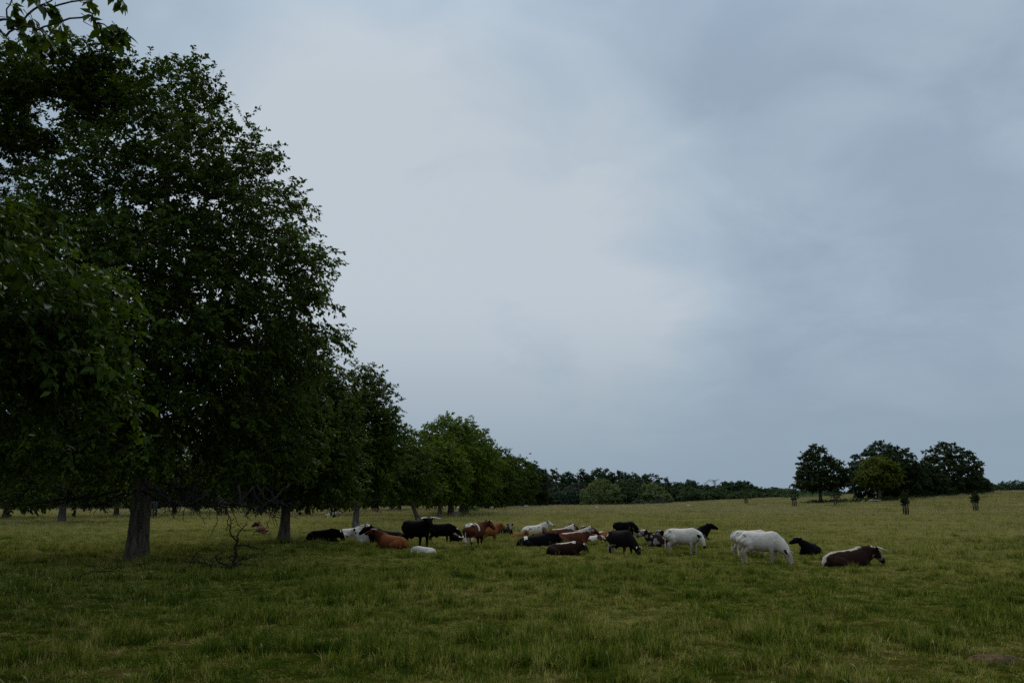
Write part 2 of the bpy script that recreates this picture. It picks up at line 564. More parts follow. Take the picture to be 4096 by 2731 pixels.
def crown_nodes(rng, n, height, profile, lobes=0.35, inner=0.25, squash=1.0):
    hs = np.array([p[0] for p in profile]) * height
    rs = np.array([p[1] for p in profile])
    hh = np.linspace(hs[0], hs[-1], 200)
    rr = np.interp(hh, hs, rs)
    w = rr ** 1.5 + 0.05
    cdf = np.cumsum(w) / w.sum()
    best = []
    tries = n * 6
    h = np.interp(rng.random(tries), cdf, hh)
    a = rng.random(tries) * 2 * math.pi
    rho = np.sqrt(inner + (1 - inner) * rng.random(tries))
    lob = vnoise(np.c_[np.cos(a) * 1.7 + 5, np.sin(a) * 1.7 + 5, h / height * 5 + rng.random() * 20], 1.0, 2)
    rad = np.interp(h, hs, rs) * (0.97 + lobes * 1.7 * (lob - 0.5)) * rho
    p = np.c_[np.cos(a) * rad, np.sin(a) * rad * squash, h]
    vol = (rs.max() ** 2 * (hs[-1] - hs[0])) * 2.2
    dmin = 0.72 * (vol / n) ** (1 / 3)
    keep = []
    arr = np.empty((0, 3))
    for q in p:
        if len(arr) == 0 or np.min(np.sum((arr - q) ** 2, 1)) > dmin * dmin:
            arr = np.vstack([arr, q])
            if len(arr) >= n:
                break
    return arr


def trunk_path(rng, height, top, lean=(0, 0), wob=0.12):
    zs = np.linspace(0, top, 14)
    t = zs / max(top, 1e-6)
    ph = rng.random(2) * 6
    x = lean[0] * t ** 0.9 * top + wob * np.sin(t * 4 + ph[0]) * t
    y = lean[1] * t ** 0.9 * top + wob * np.sin(t * 3.4 + ph[1]) * t
    return np.c_[x, y, zs]


def trunk_mesh(rng, path, r0, r1, sides, ridge, mat, flare=0.55):
    """tapered trunk with a flared foot and vertical bark ridges"""
    m = 44 if sides > 16 else 14
    s = np.linspace(0, 1, m) ** 1.4
    pz = np.interp(s, np.linspace(0, 1, len(path)), path[:, 2])
    px = np.interp(s, np.linspace(0, 1, len(path)), path[:, 0])
    py = np.interp(s, np.linspace(0, 1, len(path)), path[:, 1])
    ang = np.linspace(0, 2 * math.pi, sides, endpoint=False)
    z = pz[:, None] + ang[None] * 0
    rad = (r0 + (r1 - r0) * s ** 0.8)[:, None] * np.ones(sides)[None]
    fl = np.exp(-pz / (r0 * 1.6))[:, None]
    butt = 0.65 + 0.35 * np.sin(ang * 5 + rng.random() * 6)[None]
    rad = rad * (1 + flare * fl * butt)
    if ridge:
        q = np.c_[(np.cos(ang)[None] * 3.2 + z * 0).ravel(), (np.sin(ang)[None] * 3.2 + z * 0).ravel(), (z * 0.8).ravel()]
        nz = vnoise(q, 2.6, 3).reshape(rad.shape)
        rad = rad * (1 + ridge * (np.abs(nz - 0.5) * 2 - 0.35))
    x = px[:, None] + np.cos(ang)[None] * rad
    y = py[:, None] + np.sin(ang)[None] * rad
    z = z.copy(); z[0] -= 0.25
    v = np.stack([x, y, z], -1).reshape(-1, 3)
    i = np.arange(m - 1)[:, None] * sides; k = np.arange(sides)[None]; k2 = (k + 1) % sides
    f = np.stack([i + k, i + k2, i + sides + k2, i + sides + k], -1).reshape(-1, 4)
    return mesh_np('trunk', v, f, mat, True)


def grow(rng, nodes, tpath, crown_base, r_tip=0.012, keep_up=0.6):
    """joins the crown's nodes to the trunk as a branching framework"""
    tn = tpath[tpath[:, 2] >= crown_base * 0.85]
    if len(tn) < 2:
        tn = tpath[-2:]
    pts = list(tn)
    par = [-1] + list(range(len(tn) - 1))
    cost = list(np.linspace(0, 1.0, len(tn)))
    axis_d = np.min(np.linalg.norm(nodes[:, None] - tn[None], axis=2), axis=1)
    for i in np.argsort(axis_d):
        P = np.array(pts); d = P - nodes[i]
        dist = np.linalg.norm(d, axis=1)
        up = np.maximum(0, d[:, 2]) * keep_up
        j = int(np.argmin(dist + up + 0.38 * np.array(cost)))
        pts.append(nodes[i]); par.append(j); cost.append(cost[j] + dist[j])
    P = np.array(pts); par = np.array(par)
    acc = np.zeros(len(P))
    kids = np.bincount(par[par >= 0], minlength=len(P))
    for i in range(len(P) - 1, -1, -1):
        if i >= len(tn) and kids[i] == 0:
            acc[i] = r_tip ** 2.3
        if par[i] >= 0:
            acc[par[i]] += max(acc[i], r_tip ** 2.3)
    rad = acc ** (1 / 2.3)
    return P, par, rad, len(tn)


def branch_tubes(rng, P, par, rad, n0, rmax, mat, name, sides=5):
    ts = TubeSet()
    for i in range(n0, len(P)):
        j = par[i]
        a, b = P[j], P[i]
        d = b - a; L = np.linalg.norm(d)
        off = rng.normal(size=3) * L * 0.07
        off2 = rng.normal(size=3) * L * 0.05
        off[2] += L * 0.05
        pts = np.array([a, a + d * 0.33 + off, a + d * 0.68 + off + off2, b])
        r1 = min(rad[i], rmax * 0.6); r0 = min(max(rad[i] * 1.15, min(rad[j], rad[i] * 1.5)), rmax * 0.7)
        ts.add(pts, np.linspace(r0, r1, 4), sides, cap=False)
    return ts.mesh(name, mat)


def make_leaves(rng, nodes, nspray, nleaf, leaf, spread, centre, droop=0.25, twig_len=0.55, flat=0.7):
    """leaves set along short twigs around every node; returns leaf arrays and twig segments"""
    n = len(nodes)
    c = np.repeat(nodes, nspray, 0)
    g = np.clip(rng.normal(size=c.shape), -1.7, 1.7) * spread * np.array([1, 1, flat])
    sp = c + g
    outw = unit((sp - centre) * np.array([1, 1, 0.8]))
    sd = unit(outw * 0.9 + rng.normal(size=sp.shape) * 0.65 + np.array([0, 0, 0.12 - droop]))
    ln = twig_len * (0.6 + 0.8 * rng.random(len(sp)))
    k = np.tile(np.arange(nleaf), len(sp))
    S = np.repeat(sp, nleaf, 0); D = np.repeat(sd, nleaf, 0); LN = np.repeat(ln, nleaf)
    t = (k + 0.4 + 0.5 * rng.random(len(k))) / nleaf
    bend = np.array([0, 0, -1.0]) * (t ** 2 * LN * 0.25)[:, None]
    P = S + D * (t * LN)[:, None] + bend
    side = unit(np.cross(D, rng.normal(size=D.shape) * 0.5 + np.array([0, 0, 1.0]))) * np.where(k % 2 == 0, 1, -1)[:, None]
    A = unit(D * 0.55 + side * 0.8 + rng.normal(size=D.shape) * 0.35 + np.array([0, 0, -droop - 0.15]))
    Nn = unit(rng.normal(size=D.shape) * 0.55 + np.array([0, 0, 1.0]) + unit(P - centre) * 0.35)
    L = leaf * (0.65 + 0.7 * rng.random(len(k)))
    return P, A, Nn, L, sp, sd, ln


def make_tree(name, label, base, height, profile, nodes_n, nspray, nleaf, leaf, mat, trunk_r, seed, group=None, lean=(0, 0), spread=0.55,
              crown_base=None, detail=2, bark='bark', lobes=0.4, inner=0.25, droop=0.25, twig_len=0.55, wid=0.27, cat='tree',
              extra_nodes=None, trunk_top=0.78, leaf_parts=0, flat=0.7, drop=None, sprigs=None, wob=0.02, flare=0.5):
    rng = np.random.default_rng(seed)
    root = empty(name, base, label, cat, group)
    cb = crown_base if crown_base is not None else profile[0][0] * height
    tp = trunk_path(rng, height, height * trunk_top, lean, wob=wob * height)
    nodes = crown_nodes(rng, nodes_n, height, profile, lobes, inner)
    nodes = nodes + np.c_[np.interp(nodes[:, 2], tp[:, 2], tp[:, 0]), np.interp(nodes[:, 2], tp[:, 2], tp[:, 1]), np.zeros(len(nodes))]
    if extra_nodes is not None:
        nodes = np.vstack([nodes, extra_nodes])
    if drop is not None:
        nodes = nodes[~drop(nodes)]
    centre = np.array([lean[0] * height * 0.5, lean[1] * height * 0.5, height * 0.5])
    sides = {3: 56, 2: 14, 1: 8, 0: 7}[detail]
    link('trunk', trunk_mesh(rng, tp, trunk_r, trunk_r * 0.22, sides, 0.22 if detail == 3 else (0.08 if detail == 2 else 0), M[bark], flare), root)
    if detail >= 1:
        P, par, rad, n0 = grow(rng, nodes if sprigs is None else np.vstack([nodes, sprigs]), tp, cb, r_tip=(0.008 if sprigs is not None else 0.011) if detail == 3 else 0.016)
        boughs = link('boughs', branch_tubes(rng, P, par, rad, n0, trunk_r, M[bark], 'boughs', 6 if detail == 3 else 4), root)
    Pl, A, Nn, L, sp, sd, ln = make_leaves(rng, nodes, nspray, nleaf, leaf, spread, centre, droop, twig_len, flat)
    if sprigs is not None:
        q = make_leaves(rng, sprigs, 2, 6, leaf * 0.95, 0.035, centre, 0.7, 0.16, flat)
        Pl, A, Nn, L, sp, sd, ln = [np.concatenate([u_, w_]) for u_, w_ in zip((Pl, A, Nn, L, sp, sd, ln), q)]
    if detail == 3:
        # thin twigs that carry the leaves
        m = len(sp); e = sp + sd * ln[:, None] + np.array([0, 0, -0.25]) * ln[:, None]
        a = sp - sd * (ln * 0.5)[:, None]
        s = unit(np.cross(sd, rng.normal(size=sd.shape))) ; u = np.cross(sd, s)
        r = 0.006
        v = np.stack([a + s * r, a - s * r * 0.5 + u * r, a - s * r * 0.5 - u * r, e], 1).reshape(-1, 3)
        f = (np.arange(m)[:, None, None] * 4 + np.array([[0, 1, 3], [1, 2, 3], [2, 0, 3]])[None]).reshape(-1, 3)
        link('twigs', mesh_np('twigs', v, f, M['twig']), boughs)
    sel = np.zeros(len(Pl), bool)
    if leaf_parts:
        wp = Pl + np.array(base)
        rel = wp - np.array([0, 0, CAM_H])
        dep = rel[:, 1] * CP + rel[:, 2] * SP
        u_ = rel[:, 0] / dep * F + W / 2; v_ = H / 2 - (rel[:, 2] * CP - rel[:, 1] * SP) / dep * F
        ok = (dep > 1) & (u_ > 5) & (u_ < W) & (v_ > 5) & (v_ < H)
        score = np.where(ok, L / np.maximum(dep, 1), 0)
        sel[np.argsort(-score)[:leaf_parts]] = True
        sel &= ok
        t = np.array([0, .16, .4, .66, .88, 1.0]); wv = np.array([0.02, .17, .26, .22, .10, 0.0])
        vv = [(0, 0, 0)]
        for ti, wi in zip(t[1:-1], wv[1:-1]):
            vv += [(ti, wi, 0.09 * wi / .26 - 0.10 * ti ** 2), (ti, 0, -0.10 * ti ** 2), (ti, -wi, 0.09 * wi / .26 - 0.10 * ti ** 2)]
        vv.append((1, 0, -0.12))
        q = []
        for i in range(3):
            b0 = 1 + i * 3; b1 = b0 + 3
            q += [(b0, b0 + 1, b1 + 1, b1), (b0 + 1, b0 + 2, b1 + 2, b1 + 1)]
        tr = [(0, 2, 1), (0, 3, 2), (10, 11, 13), (11, 12, 13)]
        lm = mesh_np('leaf', vv, [np.array(q), np.array(tr)], mat_of(mat))
        Wd = unit(np.cross(A, Nn)); N2 = np.cross(Wd, A)
    k = ~sel
    crown = link('crown', leaves_mesh('crown', Pl[k], A[k], Nn[k], L[k], wid, mat_of(mat)), root)
    if leaf_parts:
        for i in np.nonzero(sel)[0]:
            o = bpy.data.objects.new('leaf', lm); COL.objects.link(o); o.parent = crown
            mt = np.eye(4); mt[:3, 0] = A[i] * L[i]; mt[:3, 1] = -Wd[i] * L[i]; mt[:3, 2] = N2[i] * L[i]; mt[:3, 3] = Pl[i]
            o.matrix_basis = Matrix(mt.tolist())
    return root


def mat_of(m):
    return M[m] if isinstance(m, str) else m


AV = 'walnut trees of the avenue'
# --- the big tree by the fallen branch
B1 = on_ground(566, 32.6)
prof1 = [(0.168, 5.8), (0.25, 6.3), (0.35, 6.8), (0.5, 7.5), (0.58, 7.0), (0.68, 5.5), (0.74, 4.5), (0.80, 3.6), (0.87, 2.7), (0.935, 1.8), (1.0, 0.9)]


def shoulder():
    # the broad shoulder of the crown on its far side from the field
    rng = np.random.default_rng(15)
    out = []
    for (px, py), Y, r, n in [((150, 420), 33, 2.6, 26), ((-60, 560), 33, 3.0, 28), ((330, 330), 32, 1.9, 18), ((60, 300), 33, 1.6, 12), ((430, 300), 32.4, 1.3, 10), ((-150, 900), 33, 3.0, 28)]:
        c = np.array(at_depth(px, py, Y) - B1)
        d = rng.normal(size=(n, 3)); d = d / np.linalg.norm(d, axis=1)[:, None] * (rng.random(n) ** 0.4)[:, None]
        out.append(c + d * r * np.array([1, 1, .85]))
    return np.vstack(out)


make_tree('walnut_tree', 'large dark walnut tree with thick ridged trunk beside the fallen branch', B1, 21.6, prof1, 560, 25, 14, 0.18,
          'walnut', 0.43, 11, AV, spread=0.46, detail=3, lobes=0.45, inner=0.08, wob=0.004, flare=0.24, leaf_parts=260, wid=0.31, extra_nodes=shoulder(),
          drop=lambda p: (np.hypot(p[:, 0], p[:, 1]) < 3.6) & (p[:, 2] < 4.3))
# --- the near tree whose boughs hang in from the upper corner
B0 = Vector((-12.5, 8.0, tz(-12.5, 8.0)))


def near_nodes():
    rng = np.random.default_rng(5)
    out = []
    blobs = [((-50, 900), 13.0, 0.9, 9), ((50, 1080), 13.2, 0.9, 12), ((210, 1230), 13.4, 0.6, 7), ((290, 1430), 13.2, 0.55, 7), ((110, 1330), 13.4, 0.8, 12),
             ((-20, 1480), 13.4, 0.9, 10), ((380, 1440), 13.0, 0.25, 3), ((190, 1560), 13.6, 0.6, 6), ((-140, 1200), 12.6, 1.0, 10),
             ]
    for (px, py), Y, s, n in blobs:
        c = np.array(at_depth(px, py, Y)) - np.array(B0)
        out.append(c + rng.normal(size=(n, 3)) * s * np.array([0.75, 0.9, 0.7]))
    return np.vstack(out)


def near_drop(p):
    """boughs of the near tree that would hang across the view"""
    w = p + np.array(B0)
    dep = w[:, 1] * CP + (w[:, 2] - CAM_H) * SP
    u = w[:, 0] / np.maximum(dep, 0.1) * F + W / 2
    v = H / 2 - ((w[:, 2] - CAM_H) * CP - w[:, 1] * SP) / np.maximum(dep, 0.1) * F
    inv = (dep > 0.5) & (u > -420) & (u < W + 500) & (v > -620) & (v < H + 100)
    keep = np.zeros(len(p), bool); keep[-N_NEAR:] = True
    close = (dep < 11) & (dep > 0.2) & (u > -1500) & (u < W + 900) & (v > -900) & (v < H) & ~keep
    return close | (inv & ~keep) | (np.hypot(w[:, 0], w[:, 1]) < 3.0) & (w[:, 2] < 7)


def sprig_nodes():
    # slender twigs hanging into the upper corner
    spots = [(40, 20), (30, 80), (70, 120), (110, 60), (150, 120), (190, 150), (170, 20), (205, 30), (235, 90), (90, -40), (250, -60), (340, 0), (355, 60), (385, 95), (430, 110), (465, 100), (480, 130), (420, 150), (480, -10), (440, -80), (20, 150), (-40, 90)]
    return np.array([at_depth(px, py, 9.5 + 0.02 * (k % 5)) - B0 for k, (px, py) in enumerate(spots)])


nn = near_nodes(); N_NEAR = len(nn)
make_tree('walnut_tree', 'near walnut tree reaching in from the side with big fresh leaves and hanging boughs', B0, 15.0,
          [(0.25, 7), (0.4, 9.5), (0.6, 10), (0.8, 7.5), (1.0, 2)], 210, 13, 11, 0.175, 'walnut_near', 0.38, 12, AV, spread=0.36, detail=3,
          lobes=0.3, leaf_parts=290, extra_nodes=nn, drop=near_drop, sprigs=sprig_nodes(), wid=0.25, twig_len=0.45)
# --- the next tree of the same row, behind the viewer's shoulder, shades the near grass
make_tree('walnut_tree', 'walnut tree of the same row standing behind the viewer, out of the picture', Vector((-13.5, -9.0, tz(-13.5, -9.0))), 17.0,
          [(0.22, 7), (0.4, 9.5), (0.6, 9.5), (0.8, 7.0), (1.0, 2)], 150, 12, 12, 0.30, 'walnut', 0.40, 13, AV, spread=0.8, detail=1, wid=0.32)
# --- the rest of the near row, receding to the right
avenue = [
    # px, distance, top py, profile, trunk radius, lean, material, bark, nodes, sprays, leaves, leaf size, label
    (1143, 46.4, 1340, [(0.235, 3.0), (0.37, 3.7), (0.6, 3.5), (0.8, 2.5), (1.0, 0.6)], 0.32, (0.0, 0.0), 'walnut', 'bark', 190, 12, 13, 0.20, 'straight dark walnut tree beside the lying black cow, second in the row'),
    (1425, 68.5, 1480, [(0.24, 2.1), (0.4, 2.5), (0.65, 2.5), (0.85, 1.9), (1.0, 0.5)], 0.30, (0.025, 0.0), 'avenue', 'bark_pale', 120, 10, 12, 0.24, 'walnut tree with pale slightly leaning trunk behind the white lying cows'),
    (1678, 100, 1700, [(0.30, 3.2), (0.5, 4.2), (0.75, 3.8), (1.0, 0.9)], 0.30, (-0.42, 0.0), 'avenue', 'bark', 90, 9, 12, 0.30, 'walnut tree with a dark trunk leaning hard to one side behind the standing black cow'),
    (1760, 118, 1765, [(0.26, 2.8), (0.5, 3.8), (0.8, 3.0), (1.0, 0.8)], 0.34, (0.0, 0.0), 'avenue_fresh', 'bark_pale', 80, 9, 12, 0.32, 'smaller fresh green walnut with upright pale grey trunk next to the leaning one'),
    (1803, 133, 1672, [(0.18, 5.0), (0.35, 6.8), (0.6, 7.2), (0.8, 5.6), (0.93, 3.4), (1.0, 1.0)], 0.52, (0.0, 0.0), 'avenue_fresh', 'bark', 170, 10, 12, 0.34, 'broad round-headed walnut with a stout black trunk, tallest of the middle row'),
    (1849, 152, 1690, [(0.18, 5.0), (0.4, 6.8), (0.65, 6.6), (0.85, 4.4), (1.0, 1.0)], 0.58, (0.0, 0.0), 'avenue', 'bark', 110, 9, 12, 0.38, 'walnut with thick dark trunk just behind the broad round-headed one'),
    (1868, 158, 1760, [(0.22, 4.0), (0.45, 6.2), (0.7, 5.8), (1.0, 1.0)], 0.42, (-0.1, 0.0), 'avenue', 'bark', 80, 9, 12, 0.38, 'walnut with thinner dark trunk tilting towards its thicker neighbour'),
    (1950, 235, 1795, [(0.10, 5.0), (0.4, 8.2), (0.7, 7.4), (0.9, 4.2), (1.0, 1.0)], 0.85, (0.0, 0.0), 'avenue', 'bark', 90, 9, 12, 0.55, 'dark green avenue tree with massive trunk near the grazing sheep'),
    (2000, 290, 1800, [(0.08, 5.5), (0.4, 8.6), (0.7, 7.6), (1.0, 1.2)], 0.8, (0.0, 0.0), 'avenue', 'bark', 80, 9, 12, 0.65, 'olive green avenue tree, second from the far end of the row'),
    (2062, 345, 1828, [(0.05, 6.5), (0.4, 9.2), (0.7, 8.0), (1.0, 1.2)], 0.8, (0.0, 0.0), 'avenue', 'bark', 80, 9, 12, 0.75, 'olive brown tree ending the avenue before the wood'),
    (2118, 390, 1852, [(0.02, 6.0), (0.4, 8.4), (0.7, 6.6), (1.0, 1.0)], 0.8, (0.0, 0.0), 'oak_dark', 'bark', 80, 9, 12, 0.8, 'dark tree with a pale bare stem where the avenue meets the wood'),
]
for i, (px, d, py, prof, tr, lean, mt, bk, nn_, ns, nl, lf, lab) in enumerate(avenue):
    b = on_ground(px, d)
    h = at_depth(px, py, d).z - b.z
    make_tree('walnut_tree', lab, b, h, [(a_, r_ * 1.05) for a_, r_ in prof], int(nn_ * 1.3), ns + 6, nl, lf * 1.12, mt, tr, 30 + i, AV, lean=lean, spread=0.45 + lf * 0.9, detail=2 if d < 120 else (1 if d < 200 else 0),
              bark=bk, twig_len=0.35 + lf, wid=0.30, lobes=0.45 if d < 90 else 0.28)
# --- the far row, seen between the trunks
back = [(253, 91, 0.42, 'dark walnut of the far row with pale grey trunk seen left of the big trunk'), (30, 112, 0.4, 'dark walnut of the far row at the very edge of the picture'),
        (470, 125, 0.4, 'dark walnut of the far row hidden mostly behind the big trunk'), (700, 140, 0.4, 'dark walnut of the far row above the first slender tree guard'),
        (880, 165, 0.4, 'dark walnut of the far row behind the second slatted tree guard'), (1060, 172, 0.4, 'dark walnut of the far row just before the straight walnut trunk'),
        (1235, 138, 0.38, 'walnut of the far row with straight trunk above the lying black cow'), (1342, 139, 0.3, 'walnut of the far row with thin dark trunk beside the pale resting cow'),
        (1510, 190, 0.4, 'walnut of the far row seen just right of the pale leaning trunk'), (1600, 215, 0.4, 'walnut of the far row seen left of the hard leaning trunk'),
        (1710, 230, 0.4, 'walnut of the far row between the leaning trunk and the pale grey one')]
for i, (px, d, tr, lab) in enumerate(back):
    rr = random.Random(i)
    h = rr.uniform(14.5, 17.5)
    make_tree('walnut_tree', lab, on_ground(px, d), h, [(0.15, 5.5), (0.35, 7.2), (0.65, 7.0), (0.85, 4.5), (1.0, 1.0)], 110, 12, 12, 0.32 + d * 0.0015, 'walnut',
              tr, 60 + i, AV, spread=0.8, detail=1, bark='bark_pale' if px in (253, 1235) else 'bark', twig_len=0.7, wid=0.3, lobes=0.45)

WOODL = 'trees of the dark wood behind the avenue'
for i, (px, d, hh) in enumerate([(-90, 250, 15), (40, 235, 14), (150, 260, 16), (270, 240, 14), (380, 262, 15), (480, 245, 13), (580, 275, 14), (690, 300, 15), (820, 330, 15), (960, 340, 15), (1090, 350, 14), (1180, 330, 14), (1300, 345, 14), (1420, 350, 15), (1540, 360, 15), (1640, 365, 15), (1760, 380, 15), (1880, 390, 15)]):
    make_tree('woodland_tree', 'dark woodland tree behind the avenue trunks, ' + ('first second third fourth fifth sixth seventh eighth ninth tenth eleventh twelfth thirteenth fourteenth fifteenth sixteenth seventeenth eighteenth'.split())[i] + ' from the left edge', on_ground(px, d), hh,
              [(0.0, 8.0), (0.2, 9.0), (0.6, 8.0), (0.85, 5.0), (1.0, 1.5)], 80, 12, 11, 0.9, 'oak_dark', 0.4, 90 + i, WOODL, spread=1.2, detail=0, twig_len=1.0, wid=0.33)

# ------------------------------------------------------------------ clump of parkland trees on the rise
CL = 'parkland trees on the rise'


def clump_tree(px, d, py, prof, tr, mt, nodes, lf, label, seed, lean=(0, 0), bark='bark', lobes=0.5, inner=0.3, **kw):
    b = on_ground(px, d)
    h = at_depth(px, py, d).z - b.z
    make_tree('parkland_tree', label, b, h, [(a_, r_ * 1.08) for a_, r_ in prof], int(nodes * 1.2), 14, 12, lf * 1.1, mt, tr, seed, CL, lean=lean, spread=0.75, detail=1, bark=bark, twig_len=0.8, wid=0.32, lobes=lobes, inner=inner, flat=0.4, **kw)


clump_tree(3283, 262, 1777, [(0.25, 5.0), (0.33, 7.8), (0.45, 7.3), (0.6, 6.2), (0.76, 4.5), (0.88, 2.9), (1.0, 1.4)], 0.62, 'oak_dark', 130, 0.55, 'lone tiered dark parkland tree with open gaps standing left of the clump', 201, lobes=0.6)
clump_tree(3530, 285, 1772, [(0.06, 8.5), (0.3, 11.0), (0.55, 10.0), (0.75, 7.5), (0.9, 4.0), (1.0, 1.2)], 0.6, 'wood_blue', 170, 0.6, 'dark blue-green cedar-like tree at the back of the clump', 202)
clump_tree(3522, 255, 1832, [(0.38, 4.0), (0.55, 5.8), (0.75, 5.2), (0.92, 3.0), (1.0, 1.0)], 0.55, 'lime', 110, 0.5, 'smaller yellow-green tree with pale trunk in front of the clump', 203, bark='bark_pale')
clump_tree(3602, 268, 1783, [(0.10, 6.5), (0.3, 8.2), (0.6, 7.0), (0.8, 5.0), (1.0, 1.2)], 0.6, 'oak_dark', 140, 0.55, 'dark rounded tree right behind the yellow-green tree', 204)
clump_tree(3700, 275, 1850, [(0.03, 6.0), (0.35, 7.0), (0.7, 5.5), (1.0, 1.0)], 0.5, 'oak_dark', 100, 0.55, 'low dark tree filling the gap before the last tree of the clump', 205)
clump_tree(3802, 288, 1775, [(0.03, 10.5), (0.25, 11.6), (0.5, 9.6), (0.75, 7.4), (0.9, 5.0), (1.0, 2.2)], 0.65, 'oak_dark', 190, 0.58, 'big spreading dark tree at the right end of the clump', 206)
clump_tree(3905, 310, 1905, [(0.0, 5.0), (0.4, 5.6), (0.8, 3.6), (1.0, 0.8)], 0.4, 'wood_green', 80, 0.55, 'small paler tree tucked against the right end of the clump', 207)
for i, (px, py, d, rw, mt, lab) in enumerate([
        (3975, 1946, 380, 4.5, 'wood_green', 'little round tree alone on the skyline of the rise'),
        (4058, 1928, 400, 8.0, 'wood_blue', 'low dark trees on the skyline, first of the pair at the picture edge'),
        (4150, 1926, 410, 9.0, 'wood_blue', 'low dark tree on the skyline cut by the picture edge')]):
    b = on_ground(px, d); h = at_depth(px, py, d).z - b.z
    make_tree('skyline_tree', lab, b, h, [(0.0, rw * .8), (0.4, rw), (0.75, rw * .75), (1.0, rw * .2)], 60, 9, 11, 0.7, mt, 0.4, 220 + i, 'trees on the skyline', spread=0.9, detail=0, twig_len=0.9, wid=0.33)

# ------------------------------------------------------------------ the distant wood across the field
WG = 'trees of the distant wood'
ORD = 'first second third fourth fifth sixth seventh eighth ninth tenth eleventh twelfth thirteenth fourteenth fifteenth sixteenth seventeenth eighteenth nineteenth twentieth twenty-first twenty-second twenty-third twenty-fourth twenty-fifth twenty-sixth twenty-seventh'.split()
back_row = [(2165, 1880, 520, 9), (2209, 1877, 545, 10), (2275, 1892, 550, 8), (2334, 1884, 560, 9), (2388, 1879, 570, 9), (2431, 1881, 575, 8), (2480, 1884, 570, 9), (2533, 1894, 575, 8), (2577, 1902, 560, 7),
            (2658, 1917, 560, 8), (2712, 1933, 585, 7), (2760, 1924, 560, 9), (2816, 1946, 590, 8), (2908, 1930, 580, 6), (2967, 1922, 575, 9), (3020, 1949, 600, 8), (3071, 1963, 620, 8), (3102, 1956, 610, 7), (3143, 1959, 600, 9),
            (3215, 1966, 620, 9), (2860, 1950, 600, 8), (2640, 1940, 590, 8), (2450, 1905, 600, 9), (2350, 1905, 600, 9), (3265, 1975, 600, 8), (3310, 1962, 590, 9), (3380, 1975, 600, 9)]
back_row.sort()
for i, (px, py, d, rw) in enumerate(back_row):
    b = on_ground(px, d); h = at_depth(px, py, d).z - b.z
    make_tree('woodland_tree', 'tall dark tree in the back row of the distant wood, ' + ORD[i] + ' from the avenue', b, h, [(0.0, rw * .75), (0.35, rw), (0.7, rw * .85), (0.9, rw * .5), (1.0, rw * .15)], 70, 13, 11, 1.05,
              ['wood_blue', 'wood_green', 'wood_blue', 'oak_dark'][i % 4], 0.5, 300 + i, WG, spread=1.0, detail=0, twig_len=1.1, wid=0.34, lobes=0.6)
front = [(2209, 1956, 470, 8, 'wood_blue', 'small conical dark tree at the near edge of the distant wood'), (2275, 1959, 480, 8.5, 'wood_blue', 'dark rounded bushy tree beside the small conical one'),
         (2308, 1932, 500, 11, 'bare_bush', 'brownish tree of the wood left of the large pale willow'), (2406, 1918, 465, 13, 'willow', 'large pale grey-green willow at the edge of the wood'),
         (2508, 1914, 475, 11, 'wood_green', 'smooth round green tree between the two pale willows'), (2598, 1936, 470, 12, 'willow', 'second pale willow with ragged right side'),
         (2765, 1950, 490, 11, 'wood_green', 'round dark green tree right of the pale willows'), (2690, 1955, 500, 10, 'oak_dark', 'very dark tree just right of the ragged willow'),
         (2830, 1962, 505, 9, 'wood_blue', 'dark tree below the bare dead tree'), (2885, 1958, 500, 9, 'wood_green', 'green tree right below the bare dead tree'), (2992, 1963, 480, 10, 'wood_green', 'bushy tree behind the lone tree guard in the field'),
         (3060, 1980, 500, 9, 'wood_blue', 'low dark bushy tree where the wood thins out'), (3135, 1966, 480, 10, 'wood_green', 'green bushy tree at the end of the wood before the rise'), (2160, 1960, 450, 8, 'oak_dark', 'low dark tree at the foot of the last avenue tree'),
         (2180, 1905, 500, 7, 'bare_bush', 'greyish bare looking tree at the left of the wood'), (2930, 1985, 500, 8, 'oak_dark', 'low dark tree between the bushy trees of the wood')]
for i, (px, py, d, rw, mt, lab) in enumerate(front):
    b = on_ground(px, d); h = at_depth(px, py, d).z - b.z
    make_tree('woodland_tree', lab, b, h, [(0.0, rw * .8), (0.3, rw), (0.6, rw * .85), (0.85, rw * .5), (1.0, rw * .12)], 95, 14, 11, 0.85, mt, 0.5, 340 + i, WG, spread=0.95, detail=0, twig_len=0.9, wid=0.3, lobes=0.3)
# open-headed pine and the bare dead tree
b = on_ground(2612, 545); h = at_depth(2612, 1896, 545).z - b.z
make_tree('woodland_tree', 'open flat-topped pine rising above the distant wood', b, h, [(0.5, 5), (0.7, 8), (0.88, 8.5), (1.0, 4)], 34, 6, 10, 0.8, 'wood_blue', 0.6, 371, WG, spread=0.8, detail=1, twig_len=0.8, wid=0.33, flat=0.3)


def bare_tree(px, d, py, label, seed):
    rng = np.random.default_rng(seed)
    b = on_ground(px, d); h = at_depth(px, py, d).z - b.z
    root = empty('dead_tree', b, label, 'tree', WG)
    tp = trunk_path(rng, h, h * 0.85)
    link('trunk', trunk_mesh(rng, tp, 0.45, 0.15, 8, 0, M['deadwood']), root)
    nodes = crown_nodes(rng, 26, h, [(0.6, 3), (0.8, 7), (1.0, 5)], 0.5, 0.3)
    P, par, rad, n0 = grow(rng, nodes, tp, h * 0.55, r_tip=0.11)
    link('boughs', branch_tubes(rng, P, par, rad, n0, 0.5, M['deadwood'], 'boughs', 5), root)


bare_tree(2860, 560, 1916, 'bare dead tree with crooked branches against the sky over the wood', 372)


